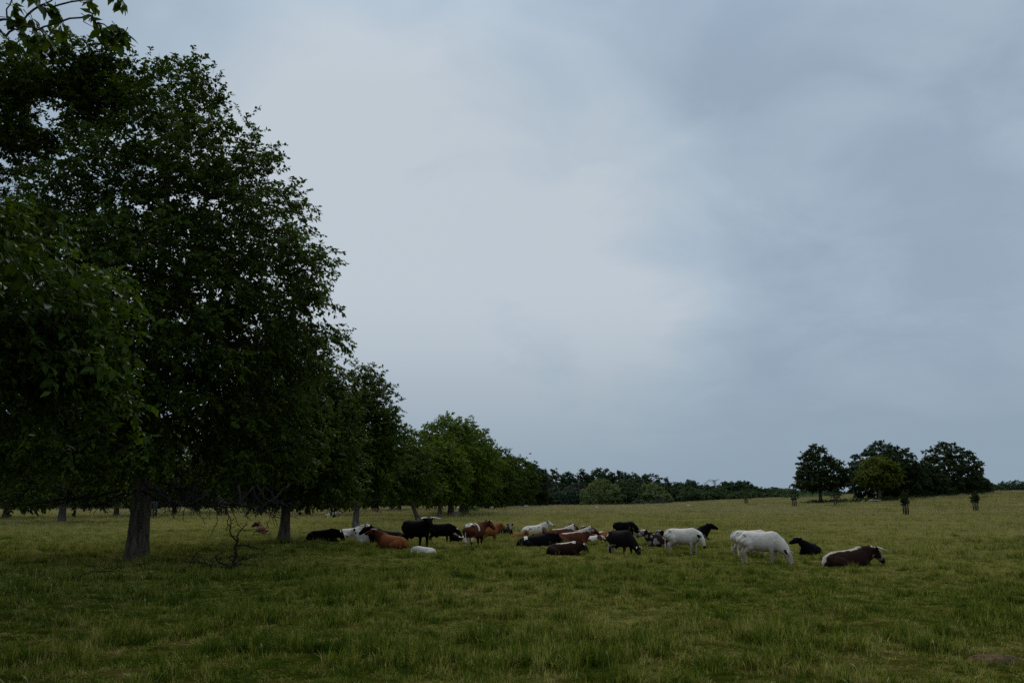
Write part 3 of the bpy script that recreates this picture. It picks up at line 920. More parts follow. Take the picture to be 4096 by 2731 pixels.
def bush(px, py, d, rw, mt, label, seed, group=None):
    b = on_ground(px, d); h = max(0.8, at_depth(px, py, d).z - b.z)
    rng = np.random.default_rng(seed)
    root = empty('bush', b, label, 'bush', group)
    nodes = crown_nodes(rng, 40, h, [(0.0, rw * .8), (0.4, rw), (0.8, rw * .6), (1.0, rw * .2)], 0.4, 0.25)
    ts = TubeSet()
    for q in nodes[::3]:
        ts.add([(q[0] * .1, q[1] * .1, -0.1), q * np.array([.6, .6, .6]), q], [0.06, 0.04, 0.02], 4, cap=False)
    link('stems', ts.mesh('stems', M['twig']), root)
    P, A, Nn, L, *_ = make_leaves(rng, nodes, 9, 10, 0.14 + d * 0.001, 0.2 + rw * 0.09, np.array([0, 0, h / 2]), 0.2, 0.4 + d * 0.001)
    link('foliage', leaves_mesh('foliage', P, A, Nn, L, 0.3, mat_of(mt)), root)


SH = 'shrubs below the rise'
bush(2556, 2002, 455, 4.0, 'bare_bush', 'brownish low bush in front of the gap between the willows', 380)
bush(2640, 2004, 455, 4.5, 'bare_bush', 'brownish low bush at the ragged right foot of the willow', 381)
bush(3205, 1975, 420, 8.0, 'wood_green', 'fresh green bush seen left of the lone tiered tree trunk', 382, SH)
bush(3252, 1984, 400, 5.5, 'willow', 'pale grey-green bush just left of the tiered tree trunk', 383, SH)
bush(3318, 1970, 410, 7.5, 'wood_blue', 'dark bush right behind the tiered tree trunk', 384, SH)
bush(1884, 2036, 190, 1.2, 'willow', 'small pale sapling bush right of the thin tilted walnut trunk', 385)


def undergrowth():
    rng = np.random.default_rng(77)
    pts = []
    for px, d, w in [(3283, 258, 4.5), (3340, 256, 4), (3450, 250, 7), (3530, 252, 8), (3600, 262, 8), (3680, 266, 8), (3760, 270, 9), (3850, 276, 8)]:
        c = np.array(on_ground(px, d))
        q = c + rng.normal(size=(60, 3)) * np.array([w * .55, 1.8, 0])
        q[:, 2] = terrain(q[:, 0], q[:, 1]) + 0.15 + rng.random(60) * 0.5
        pts.append(q)
    nodes = np.vstack(pts)
    P, A, Nn, L, *_ = make_leaves(rng, nodes, 3, 9, 0.4, 0.35, nodes.mean(0), 0.0, 0.6)
    o = link('undergrowth', leaves_mesh('undergrowth', P, A, Nn, L, 0.3, M['oak_dark']))
    tag(o, 'dark nettles and brambles on the bank under the parkland clump', 'undergrowth', kind='stuff')


undergrowth()


# ------------------------------------------------------------------ tree guards with young trees
GG = 'iron tree guards in the park'


def tree_guard(base, r, h, nbar, label, sap_label, crown_h, crown_r, seed, sapling=True):
    g = empty('tree_guard', base, label, 'tree guard', GG)
    bar = TubeSet().add([(0, 0, -0.1), (0, 0, h * .5), (0, 0, h)], [0.050, 0.048, 0.044], 6).mesh('upright_bar', M['iron'])
    for k in range(nbar):
        a = k / nbar * 2 * math.pi + 0.3
        link('upright_bar', bar, g, (math.cos(a) * r, math.sin(a) * r, 0))
    ang = np.linspace(0, 2 * math.pi, 25)
    ring = TubeSet().add(np.c_[np.cos(ang) * (r + 0.028), np.sin(ang) * (r + 0.028), ang * 0], np.full(25, 0.026), 5, cap=False).mesh('hoop', M['iron'])
    for z in (0.25, h * .55, h * .92):
        link('hoop', ring, g, (0, 0, z))
    if sapling:
        rng = np.random.default_rng(seed)
        t = empty('young_tree', base, sap_label, 'young tree', 'young trees inside the guards')
        H_ = h + crown_h
        tp = trunk_path(rng, H_, H_ * .85, wob=0.03)
        link('trunk', trunk_mesh(rng, tp, 0.06, 0.02, 8, 0, M['bark'], 0.2), t)
        nodes = crown_nodes(rng, 26, H_, [(h * .86 / H_, crown_r * .6), (h * 1.1 / H_, crown_r), (0.85, crown_r * .8), (1.0, crown_r * .2)], 0.4, 0.1)
        P, par, rad, n0 = grow(rng, nodes, tp, h * .8, r_tip=0.012)
        link('boughs', branch_tubes(rng, P, par, rad, n0, 0.05, M['twig'], 'boughs', 4), t)
        P, A, Nn, L, *_ = make_leaves(rng, nodes, 6, 8, 0.22, 0.10 + 0.06 * crown_r, np.array([0, 0, h + crown_h / 2]), 0.1, 0.16)
        link('crown', leaves_mesh('crown', P, A, Nn, L, 0.32, M['oak_dark']), t)


tree_guard(on_ground(3620, 133), 0.42, 2.05, 12, 'iron tree guard in the open field below the clump, nearest of all', 'dark young tree topping the nearest guard in the open field', 1.6, 0.48, 1)
tree_guard(on_ground(3900, 158), 0.48, 2.05, 12, 'iron tree guard on the slope near the right edge of the picture', 'dark young tree topping the guard on the slope at the right', 1.5, 0.62, 2)
tree_guard(on_ground(3177, 232), 0.6, 2.2, 8, 'iron tree guard left of the lone tiered tree', 'young tree in the guard left of the lone tiered tree', 2.6, 1.1, 3)
tree_guard(on_ground(3345, 228), 0.6, 2.2, 8, 'iron tree guard right of the lone tiered tree', 'young tree in the guard right of the lone tiered tree', 2.6, 1.2, 4)
tree_guard(on_ground(2985, 300), 0.6, 2.2, 8, 'far iron tree guard standing alone before the bushy wood edge', 'bushy young tree in the far guard before the wood', 4.0, 2.2, 5)
tree_guard(on_ground(612, 113), 0.6, 2.4, 10, 'tall slender tree guard right behind the big walnut trunk', '', 0, 0, 6, sapling=False)
tree_guard(on_ground(893, 128), 0.68, 2.6, 18, 'close-barred tree guard behind the drooping bare branches', '', 0, 0, 7, sapling=False)


# ------------------------------------------------------------------ fallen and bare branches
def twiggy(ts, rng, pts, r0, r1, depth, spur=0.5):
    """a crooked branch with side twigs"""
    pts = np.asarray(pts, float)
    seg = np.linalg.norm(np.diff(pts, axis=0), axis=1); L = seg.sum()
    m = max(6, len(pts) * 3)
    s = np.r_[0, np.cumsum(seg)] / L
    q = np.c_[[np.interp(np.linspace(0, 1, m), s, pts[:, k]) for k in range(3)]].T
    q[1:-1] += rng.normal(size=(m - 2, 3)) * L * 0.014
    rad = np.linspace(r0, r1, m)
    ts.add(q, rad, 5)
    if depth <= 0:
        return
    for _ in range(int(3 + L * 2.2)):
        i = rng.integers(2, m - 1)
        d = unit(q[i] - q[i - 1])
        side = unit(np.cross(d, rng.normal(size=3)))
        dd = unit(d * 0.7 + side * 0.8 + np.array([0, 0, 0.12]))
        l = L * spur * (0.35 + 0.5 * rng.random()) * (1 - 0.5 * i / m)
        k1 = q[i] + dd * l * 0.5 + rng.normal(size=3) * l * 0.08
        k2 = q[i] + dd * l + rng.normal(size=3) * l * 0.16
        twiggy(ts, rng, [q[i], k1, k2], rad[i] * 0.6, max(0.004, r1 * 0.6), depth - 1, spur)


def fallen_branch():
    rng = np.random.default_rng(3)
    b = ground_at(919, 2282)
    root = empty('fallen_branch', b, 'fallen dead branch with crooked bare twigs standing up from the grass', 'branch')

    def pl(lst, dy=0.0):
        out = []
        for k, (zx, zy) in enumerate(lst):
            p = at_depth(600 + zx / 4.704, 2000 + zy / 4.704, b.y + dy * k)
            out.append((p.x - b.x, p.y - b.y, max(p.z - b.z, -0.02)))
        return out
    ts = TubeSet(); twiggy(ts, rng, pl([(1480, 1330), (1560, 1180), (1605, 1050), (1625, 970), (1610, 850), (1650, 770)], 0.03), 0.055, 0.036, 1, 0.25)
    stem = link('stem', ts.mesh('stem', M['deadwood']), root)
    for lst, dy in [([(1650, 770), (1580, 720), (1500, 600), (1520, 500), (1500, 440), (1580, 330)], -0.05), ([(1650, 770), (1650, 620), (1720, 560), (1780, 480), (1830, 410)], 0.08),
                    ([(1620, 855), (1830, 840), (1960, 890), (2090, 915), (2190, 990)], -0.1), ([(1610, 1050), (1500, 1060), (1480, 1090), (1540, 1140)], 0.1),
                    ([(1600, 1190), (1720, 1100), (1830, 1100), (1960, 1010)], 0.12), ([(1560, 1250), (1300, 1190), (1250, 1120), (1230, 1080), (1300, 1000), (1430, 940)], -0.12),
                    ([(1540, 1280), (1150, 1240), (860, 1185), (720, 1240)], -0.05), ([(1300, 1250), (740, 1150), (960, 960), (1120, 865)], 0.06),
                    ([(1560, 1270), (1700, 1190), (1790, 1215), (1890, 1205)], 0.1), ([(1520, 1300), (1650, 1320), (1850, 1300)], -0.2), ([(1500, 1310), (1350, 1300), (1220, 1310)], -0.25)]:
        ts = TubeSet(); twiggy(ts, rng, pl(lst, dy), 0.034, 0.012, 2, 0.36)
        link('side_branch', ts.mesh('side_branch', M['deadwood']), stem)


fallen_branch()


def bare_boughs():
    """leafless drooping boughs below the crowns of the first two walnuts"""
    rng = np.random.default_rng(21)
    roots = [o for o in COL.objects if o.type == 'EMPTY' and o.name.startswith('walnut_tree')]
    first = [o for o in roots if 'fallen branch' in o['label']][0]
    second = [o for o in roots if 'second in the row' in o['label']][0]
    third = [o for o in roots if 'slightly leaning' in o['label']][0]
    jobs = [(first, B1, [((640, 1960), 32), ((700, 2010), 31), ((760, 2022), 30), ((820, 2010), 29)]), (first, B1, [((640, 1930), 32), ((800, 1990), 30), ((900, 2030), 29), ((1000, 2045), 28.5), ((1080, 2030), 28)]),
            (first, B1, [((820, 2000), 30), ((900, 2035), 29), ((920, 2070), 28.6), ((912, 2110), 28.4)]), (first, B1, [((500, 1970), 32), ((420, 2010), 31), ((330, 2025), 30)]),
            (first, B1, [((480, 1960), 31), ((300, 1995), 30), ((150, 2010), 29), ((30, 2020), 28)]), (first, B1, [((900, 2000), 29), ((1010, 2030), 28), ((1080, 2055), 27.6), ((1130, 2075), 27.4)]),
            (second, None, [((1140, 1960), 46), ((1060, 2010), 45), ((1010, 2020), 44.5), ((960, 2050), 44)]), (second, None, [((1150, 1965), 46), ((1230, 2015), 45), ((1300, 2030), 44.5), ((1345, 2060), 44)]),
            (second, None, [((1160, 1975), 45.5), ((1180, 2030), 45), ((1200, 2060), 44.7)]), (second, None, [((1130, 2000), 46), ((1090, 2060), 45.6), ((1110, 2105), 45.4)]),
            (third, None, [((1480, 1980), 67), ((1560, 2020), 66), ((1600, 2040), 65.5)]), (third, None, [((1470, 2000), 67), ((1500, 2040), 66.5), ((1530, 2050), 66)])]
    for k in range(18):
        px = rng.uniform(600, 1150); dx = rng.uniform(-110, 170); Y = rng.uniform(26.5, 31.5)
        jobs.append((first, B1, [((px - dx * .5, 1955 + rng.uniform(-25, 20)), Y + .8), ((px, 1990 + rng.uniform(-10, 15)), Y + .3), ((px + dx * .5, 2012 + rng.uniform(-8, 12)), Y), ((px + dx, 2026 + rng.uniform(-15, 28)), Y - .3)]))
    for k in range(8):
        px = rng.uniform(60, 520); dx = rng.uniform(-120, 90); Y = rng.uniform(27, 31)
        jobs.append((first, B1, [((px - dx * .5, 1960), Y + .8), ((px, 1995), Y + .3), ((px + dx, 2022), Y)]))
    for k in range(8):
        px = rng.uniform(1080, 1330); dx = rng.uniform(-90, 110); Y = rng.uniform(43.5, 46)
        jobs.append((second, None, [((px - dx * .5, 1965), Y + .8), ((px, 2005), Y + .3), ((px + dx, 2040 + rng.uniform(-10, 20)), Y)]))
    for o, _, lst in jobs:
        pts = [tuple(at_depth(px, py, Y) - o.location) for (px, py), Y in lst]
        ts = TubeSet(); twiggy(ts, rng, pts, 0.045, 0.014, 2, 0.40)
        link('bare_bough', ts.mesh('bare_bough', M['deadwood']), o)


bare_boughs()


def small_wood():
    rng = np.random.default_rng(8)
    jobs = [('log', 'pale bleached log lying on the bank below the yellow-green tree', on_ground(3500, 247), [(-1.9, 0, .45), (-.6, 0, .6), (.8, .1, .45), (1.9, 0, .55)], .22, .1, 'palewood', 0),
            ('log', 'short pale broken branch on the bank left of the bleached log', on_ground(3452, 246), [(-.7, 0, .1), (0, 0, .5), (.5, 0, .9)], .11, .06, 'palewood', 0),
            ('fallen_stick', 'crooked dead stick in the shaded grass below the big trunk', ground_at(390, 2322), [(-.75, 0, .10), (-.3, .1, .22), (.2, 0, .26), (.8, -.1, .36)], .022, .008, 'deadwood', 1),
            ('brushwood', 'low dark heap of brushwood at the foot of the last avenue trees', on_ground(2075, 330), [(-7, 0, .3), (-2, 0, .9), (3, 0, .7), (8, 0, .3)], .3, .15, 'deadwood', 1)]
    for name, lab, b, pts, r0, r1, mt, dep in jobs:
        ts = TubeSet(); twiggy(ts, rng, pts, r0, r1, dep, 0.3)
        tag(link(name, ts.mesh(name, M[mt]), None, b), lab, 'log' if name == 'log' else ('brushwood' if name == 'brushwood' else 'stick'))


small_wood()


def earth_patch(px, py, rx, ry, label, seed):
    b = ground_at(px, py)
    rng = np.random.default_rng(seed)
    na, nr = 22, 6
    v = [(0, 0, 0.10)]
    for i in range(1, nr + 1):
        for k in range(na):
            a = k / na * 2 * math.pi; t = i / nr
            w = 1 + 0.25 * math.sin(a * 3 + seed) + 0.12 * rng.normal()
            v.append((math.cos(a) * rx * t * w, math.sin(a) * ry * t * w, 0.10 * (1 - t ** 2) + rng.normal() * 0.012 - (0.05 if i == nr else 0)))
    f3 = [(0, 1 + k, 1 + (k + 1) % na) for k in range(na)]
    f4 = [(1 + i * na + k, 1 + (i + 1) * na + k, 1 + (i + 1) * na + (k + 1) % na, 1 + i * na + (k + 1) % na) for i in range(nr - 1) for k in range(na)]
    o = link('molehill', mesh_np('molehill', v, [np.array(f3), np.array(f4)], M['earth'], True), None, b)
    tag(o, label, 'molehill', 'worn bare patches')
    BARE.append((b.x, b.y, max(rx, ry) * 1.0))


BARE = []
earth_patch(3980, 2650, 0.42, 0.22, 'bare dry earth hump in the near grass at the right', 1)


def bird():
    b = at_depth(2121, 1815, 90)
    root = empty('bird', b, 'tiny dark bird flying over the end of the avenue', 'bird')
    ts = TubeSet().add([(-.16, 0, 0), (-.08, 0, .0), (0, 0, .01), (.1, 0, .02), (.16, 0, .02)], [.02, .035, .05, .04, .012], 8)
    link('body', ts.mesh('body', M['bird']), root)
    for s in (-1, 1):
        v = [(.07, .03 * s, .02), (.05, .16 * s, .10), (-.02, .30 * s, .16), (-.06, .18 * s, .09), (-.05, .03 * s, .02), (.0, .1 * s, .05)]
        v2 = v + [(x, y, z - .012) for x, y, z in v]
        f = [(0, 1, 5), (1, 2, 5), (2, 3, 5), (3, 4, 5), (4, 0, 5)]
        f = f + [(a + 6, c + 6, b_ + 6) for a, b_, c in f]
        rim = [(0, 1), (1, 2), (2, 3), (3, 4), (4, 0)]
        q = [(a, a + 6, c + 6, c) for a, c in rim]
        link('wing', mesh_np('wing', v2, [np.array(f), np.array(q)], M['bird']), root)
    root.rotation_euler = (0, 0, R(30))


bird()

# ------------------------------------------------------------------ cattle
BLK = (0.0045, 0.004, 0.004); WHT = (0.68, 0.595, 0.50); BRN = (0.098, 0.033, 0.016); DBR = (0.026, 0.012, 0.008); TAN = (0.245, 0.088, 0.030)
GRY = (0.20, 0.185, 0.17); ORG = (0.20, 0.066, 0.022); CRM = (0.52, 0.46, 0.38)


def col(a, n):
    return np.tile(np.array(a, float), (n, 1))


class Ctx:
    pass


def coat_black(c): return col(BLK, c.n)


def coat_black_spots(c):
    C = col(BLK, c.n)
    C[(c.z > c.topz - .13) & (c.x < -.45) & (c.x > -.62) & (c.y < .14)] = WHT
    return C


def coat_black_grey_face(c):
    C = col(BLK, c.n); m = (c.h > .1) & (c.nz > .5); C[m] = GRY
    return C


def coat_white(c):
    C = col(WHT, c.n)
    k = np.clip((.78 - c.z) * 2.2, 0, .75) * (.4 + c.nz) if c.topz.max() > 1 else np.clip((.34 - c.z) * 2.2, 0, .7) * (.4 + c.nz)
    C = C * (1 - k[:, None]) + np.array((.33, .25, .18)) * k[:, None]  # browner belly: painted shading as well as soiling
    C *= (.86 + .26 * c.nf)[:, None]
    C[(c.nf > .80) & (c.z < .45)] = (.05, .045, .04)
    C[c.h > .49] = (.012, .011, .011)
    C[np.abs(c.hy) * (c.h > -.02) * (c.h < .08) > .15] = (.03, .026, .024)
    return C


def coat_white_grey(c):
    C = col(WHT, c.n)
    C[(c.nz > .52) & (c.z < c.topz - .16) & (c.x > -.45)] = (.16, .125, .11)
    C[c.h > .49] = (.05, .03, .025)
    return C


def dorsal(c, base, white=CRM, w=.11, x0=-1.2, x1=.75):
    C = col(base, c.n)
    dd = c.ang + (c.nf - .5) * .55
    C[(dd < w * 4.2 * (1 + .5 * np.clip(-c.x - .3, 0, 1))) & (c.x > x0) & (c.x < x1)] = white
    return C


def coat_brown_stripe(c):
    C = dorsal(c, DBR, (.40, .35, .28), .075, -1.2, .5)
    m = (c.h > .06) & (c.nf > .50); C[m] = (.22, .20, .19)
    C[c.h > .42] = (.03, .022, .02)
    return C


def coat_red_stripe(c):
    C = dorsal(c, BRN, CRM, .12, -.5, .95)
    m = (c.h > .02) & (c.nf > .5); C[m] = (.36, .33, .30)
    C[(c.h > .3)] = (.03, .02, .018)
    return C


def coat_brown_backstripe(c): return dorsal(c, DBR, WHT, .10, -.42, .62)


def coat_brown(c):
    C = col(BRN, c.n); C[c.nz > .6] = DBR
    return C


def coat_brown_rump(c):
    C = col(BRN, c.n); C[:] = (.06, .022, .012); C[(c.x < -.6) & (c.nz > .52)] = WHT
    return C


def coat_orange(c):
    C = col(ORG, c.n)
    C[(c.x > .45)] = (.085, .028, .013)
    return C


def coat_tan(c): return col(TAN, c.n)


def coat_pied_red(c):
    C = col(BRN, c.n)
    C[(c.ang < .75) & (c.x < -.35) & (c.nz > .38)] = WHT
    C[(c.x > -.10) & (c.x < .04) & (c.ang < 1.9)] = WHT
    C[(c.z < .55) & (c.x < -.3) & (c.nf > .45)] = WHT
    C[(c.z < .6) & (c.x > .3)] = DBR
    return C


def coat_pied_back(c):
    C = col(ORG, c.n)
    C[(np.abs(c.x - .38 + .3 * c.ang) < .07)] = WHT
    C[(np.abs(c.x + .32 - .25 * c.ang) < .085)] = WHT
    return C


def coat_black_whiteback(c):
    C = col((.014, .010, .009), c.n)
    C[(c.x < -.62) & (c.z > c.topz - .28)] = WHT
    C[(c.z < .62) & (c.x < -.1) & (c.nz > .42)] = (.40, .36, .31)
    return C


def coat_speckled(c):
    C = col(DBR, c.n); C[c.nf > .56] = (.28, .25, .22)
    C[c.h > .4] = (.05, .045, .045)
    return C


def coat_pied_calf(c):
    C = col(BRN, c.n); C[(c.nz > .47)] = WHT
    return C


def coat_blackwhite_calf(c):
    C = col(BLK, c.n); C[(c.x < -.2) & (c.ang < 1.0)] = WHT
    return C


def coat_pale(c):
    C = col((.36, .33, .27), c.n)
    return C


FOOT = []     # footprints kept free of grass tufts


def make_cow(name, label, px, py, heading, pose, s, coat, yaw=0.0, pitch=0.0, horns=None, tail='hang', cat='cow', group=None, seed=1, lift=0.0, ear=None, horn_mat='horn', loc=None):
    rng = np.random.default_rng(seed)
    p0 = ground_at(px, py) if loc is None else loc
    ts = TubeSet()
    lying = pose.startswith('lie')
    if not lying:
        T = [(-.86, 1.10, .06, .10), (-.82, 1.03, .16, .22), (-.72, .99, .24, .29), (-.52, .95, .28, .345), (-.25, .91, .31, .37), (.08, .885, .335, .395), (.36, .89, .32, .41), (.58, .93, .255, .40), (.74, .94, .18, .34), (.85, .95, .08, .20)]
        for sgn in (-1, 1):
            st = .07 * sgn
            ts.add([(.56, .16 * sgn, .98), (.55 + st, .18 * sgn, .78), (.52 + st, .17 * sgn, .62), (.54 + st, .155 * sgn, .40), (.53 + st * 1.3, .155 * sgn, .18), (.54 + st * 1.3, .155 * sgn, .07), (.57 + st * 1.3, .155 * sgn, 0.0)],
                   [.15, .14, .105, .072, .054, .058, .066], 10)
            ts.add([(-.56, .15 * sgn, .98), (-.50 - st, .18 * sgn, .80), (-.47 - st, .18 * sgn, .66), (-.60 - st, .165 * sgn, .52), (-.69 - st, .16 * sgn, .42), (-.67 - st * 1.4, .155 * sgn, .22), (-.66 - st * 1.4, .155 * sgn, .08), (-.63 - st * 1.4, .155 * sgn, 0.0)],
                   [.23, .225, .17, .105, .076, .058, .06, .066], 10)
        for sgn in (-1, 1):
            ts.add([(-.62, .13 * sgn, 1.20), (-.55, .215 * sgn, 1.185), (-.46, .25 * sgn, 1.10)], [.05, .075, .05], 8)
            ts.add([(.44, .10 * sgn, 1.26), (.52, .20 * sgn, 1.08), (.58, .24 * sgn, .86)], [.05, .085, .08], 8)
        ts.add([(-.84, 0, 1.21), (-.5, 0, 1.265), (-.1, 0, 1.245), (.3, 0, 1.27), (.52, 0, 1.29), (.66, 0, 1.22)], [.03, .04, .035, .04, .055, .04], 8)
        ts.add([(-.36, 0, .60), (-.28, 0, .50), (-.16, 0, .54)], [.12, .13, .09], 8)
    else:
        T = [(-.92, .16, .05, .05), (-.88, .24, .16, .14), (-.76, .33, .27, .25), (-.55, .38, .34, .32), (-.25, .37, .38, .35), (.08, .38, .39, .37), (.36, .42, .36, .38), (.56, .47, .28, .36), (.72, .50, .19, .28), (.82, .52, .09, .16)]
        for sgn in (-1, 1):
            ts.add([(.50, .22 * sgn, .34), (.62, .27 * sgn, .20), (.84, .26 * sgn, .10), (.95, .25 * sgn, .07), (.80, .24 * sgn, .05), (.62, .25 * sgn, .04)], [.13, .10, .07, .06, .05, .05], 8)
            ts.add([(-.62, .18 * sgn, .36), (-.46, .33 * sgn, .30), (-.26, .42 * sgn, .22), (-.36, .46 * sgn, .10), (-.56, .44 * sgn, .07)], [.24, .22, .15, .09, .07], 8)
            ts.add([(-.56, .44 * sgn, .07), (-.34, .47 * sgn, .05), (-.18, .47 * sgn, .04)], [.06, .05, .05], 8)
    ts.add([(a, 0, b_) for a, b_, _, _ in T], [(c_, d_) for _, _, c_, d_ in T], 18)
    neck = {'stand': [(.50, .98), (.74, 1.08), (.92, 1.22), (.99, 1.30)], 'low': [(.52, .96), (.78, .95), (.96, .91), (1.04, .88)], 'graze': [(.54, .93), (.82, .78), (1.01, .58), (1.09, .47)],
            'lie': [(.50, .54), (.72, .68), (.87, .82), (.94, .90)], 'lie_mid': [(.50, .52), (.74, .60), (.92, .67), (.99, .71)], 'lie_low': [(.50, .50), (.76, .54), (.93, .58), (1.0, .61)]}[pose]
    hp = R({'stand': -38, 'low': -58, 'graze': -68, 'lie': -24, 'lie_low': -48, 'lie_mid': -36}[pose] + pitch)
    nx = np.array([q[0] for q in neck]); nz = np.array([q[1] for q in neck])
    nr = [(.21, .36), (.17, .285), (.14, .215), (.12, .165)]
    piv = np.array([neck[0][0], 0, 0])

    def turn(pt, frac):
        a = yaw * frac
        x, y, z = pt; dx = x - piv[0]
        return (piv[0] + dx * math.cos(a) - y * math.sin(a), dx * math.sin(a) + y * math.cos(a), z)
    npts = [turn((nx[k], 0, nz[k]), (0, .35, .7, .9)[k]) for k in range(4)]
    ts.add(npts, nr, 14)
    poll = np.array(turn((nx[-1], 0, nz[-1]), .95)) + np.array([0, 0, .03])
    hd = np.array([math.cos(hp) * math.cos(yaw), math.cos(hp) * math.sin(yaw), math.sin(hp)])
    hs = np.array([-math.sin(yaw), math.cos(yaw), 0]); hu = np.cross(hd, hs)
    hl = np.array([-.06, 0, .08, .20, .32, .415, .505, .56, .585])
    hr = np.array([(.05, .06), (.115, .12), (.14, .155), (.132, .155), (.108, .128), (.092, .104), (.092, .088), (.08, .07), (.035, .035)])
    ang = np.linspace(0, 2 * math.pi, 14, endpoint=False)
    # head tube with its own frame
    ctr = poll[None] + hl[:, None] * hd[None] + (-.015 * hl / .5)[:, None] * hu[None]
    ring = ctr[:, None] + np.cos(ang)[None, :, None] * hs[None, None] * hr[:, 0][:, None, None] + np.sin(ang)[None, :, None] * hu[None, None] * hr[:, 1][:, None, None]
    ts.add(ctr, hr, 14)
    ts.v[-3] = ring.reshape(-1, 3)
    # flip faces so the remesher sees a closed shell (the frame is right-handed like the tube's)
    me = ts.mesh('raw')
    tmp = bpy.data.objects.new('raw', me)
    COL.objects.link(tmp)
    md = tmp.modifiers.new('r', 'REMESH'); md.mode = 'VOXEL'; md.voxel_size = 0.028
    sm = tmp.modifiers.new('s', 'SMOOTH'); sm.factor = 0.5; sm.iterations = 4
    dg = bpy.context.evaluated_depsgraph_get()
    body = bpy.data.meshes.new_from_object(tmp.evaluated_get(dg))
    bpy.data.objects.remove(tmp); bpy.data.meshes.remove(me)
    body.name = name
    n = len(body.vertices)
    co = np.empty(n * 3, np.float32); body.vertices.foreach_get('co', co); co = co.reshape(-1, 3).astype(float)
    c = Ctx(); c.n = n; c.x, c.y, c.z = co.T
    so = rng.random(3) * 20
    c.nz = vnoise(co + so, 2.6, 3); c.nf = vnoise(co + so, 6.5, 3)
    Tx = [t[0] for t in T]
    c.topz = np.interp(c.x, Tx, [t[1] + t[3] for t in T])
    czt = np.interp(c.x, Tx + [2.0], [t[1] for t in T] + [T[-1][1]])
    c.ang = np.arctan2(np.abs(c.y), np.maximum(c.z - czt, 1e-3)) + np.where(c.z < czt, 1.5, 0)
    rel = co - poll
    c.h = rel @ hd; c.hy = rel @ hs
    dist_head = np.linalg.norm(rel - c.h[:, None] * hd, axis=1)
    far = (dist_head > .26) | (c.h < -.05)
    c.h = np.where(far, -1.0, c.h)
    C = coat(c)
    at = body.color_attributes.new('coat', 'FLOAT_COLOR', 'POINT')
    at.data.foreach_set('color', np.c_[C, np.ones(n)].astype(np.float32).ravel())
    body.materials.clear(); body.materials.append(M['coat'])
    body.polygons.foreach_set('use_smooth', np.ones(len(body.polygons), bool))
    o = link(name, body, None, p0)
    o.location.z += lift
    o.rotation_euler = (0, 0, R(heading))
    o.scale = (s, s, s)
    tag(o, label, cat, group)

    def coloured(me, cc):
        a = me.color_attributes.new('coat', 'FLOAT_COLOR', 'POINT')
        a.data.foreach_set('color', np.tile(np.r_[cc, 1.0], (len(me.vertices), 1)).astype(np.float32).ravel())
        return me
    basec = tuple(C[np.argmin(np.linalg.norm(co - (poll + hd * .02 + hs * .1), axis=1))])
    ec = ear if ear is not None else basec
    for sgn in (-1, 1):
        b_ = poll + hd * .045 + hs * sgn * .10 + hu * .035
        e1 = b_ + hs * sgn * .10 - hd * .055 + hu * .01; e2 = b_ + hs * sgn * .19 - hd * .15 + hu * .0
        tt = TubeSet().add([b_, (b_ + e1) / 2, e1, (e1 + e2) / 2, e2], [(.026, .038), (.040, .070), (.046, .086), (.036, .064), (.010, .014)], 8)
        link('ear', coloured(tt.mesh('ear', M['coat']), ec), o)
        ey = poll + hd * .19 + hs * sgn * .108 + hu * .055
        te = TubeSet().add([ey - hs * sgn * .02, ey, ey + hs * sgn * .014], [.022, .024, .010], 8)
        link('eye', te.mesh('eye', M['eye']), o)
        if horns:
            L = {'long': .50, 'mid': .34, 'short': .18}[horns]
            b_ = poll + hs * sgn * .07 + hu * .085 - hd * .01
            pts = [b_, b_ + hs * sgn * L * .34 + hu * L * .06, b_ + hs * sgn * L * .66 + hu * L * .10 + hd * L * .18, b_ + hs * sgn * L * .82 + hu * L * .22 + hd * L * .46, b_ + hs * sgn * L * .86 + hu * L * .40 + hd * L * .66]
            th = TubeSet().add(pts, [.036, .033, .027, .018, .005], 8)
            link('horn', th.mesh('horn', M[horn_mat]), o)
    bc = tuple(C[np.argmin(np.linalg.norm(co - np.array([T[1][0], 0, T[1][1] + T[1][3]]), axis=1))])
    if tail == 'hang' and not lying:
        pts = [(-.78, 0, 1.20), (-.88, 0, 1.13), (-.91, .02, .90), (-.90, .03, .62), (-.89, .02, .48), (-.88, .0, .34), (-.87, .0, .24)]
        rr = [.035, .028, .022, .018, .03, .04, .008]
    else:
        pts = [(-.86, 0, .32), (-.98, .05, .20), (-1.06, .16, .10), (-1.04, .30, .06), (-.95, .42, .05)]
        rr = [.03, .024, .02, .03, .01]
    link('tail', coloured(TubeSet().add(pts, rr, 7).mesh('tail', M['coat']), bc), o)
    FOOT.append((p0.x, p0.y, R(heading), s, lying))
    return o


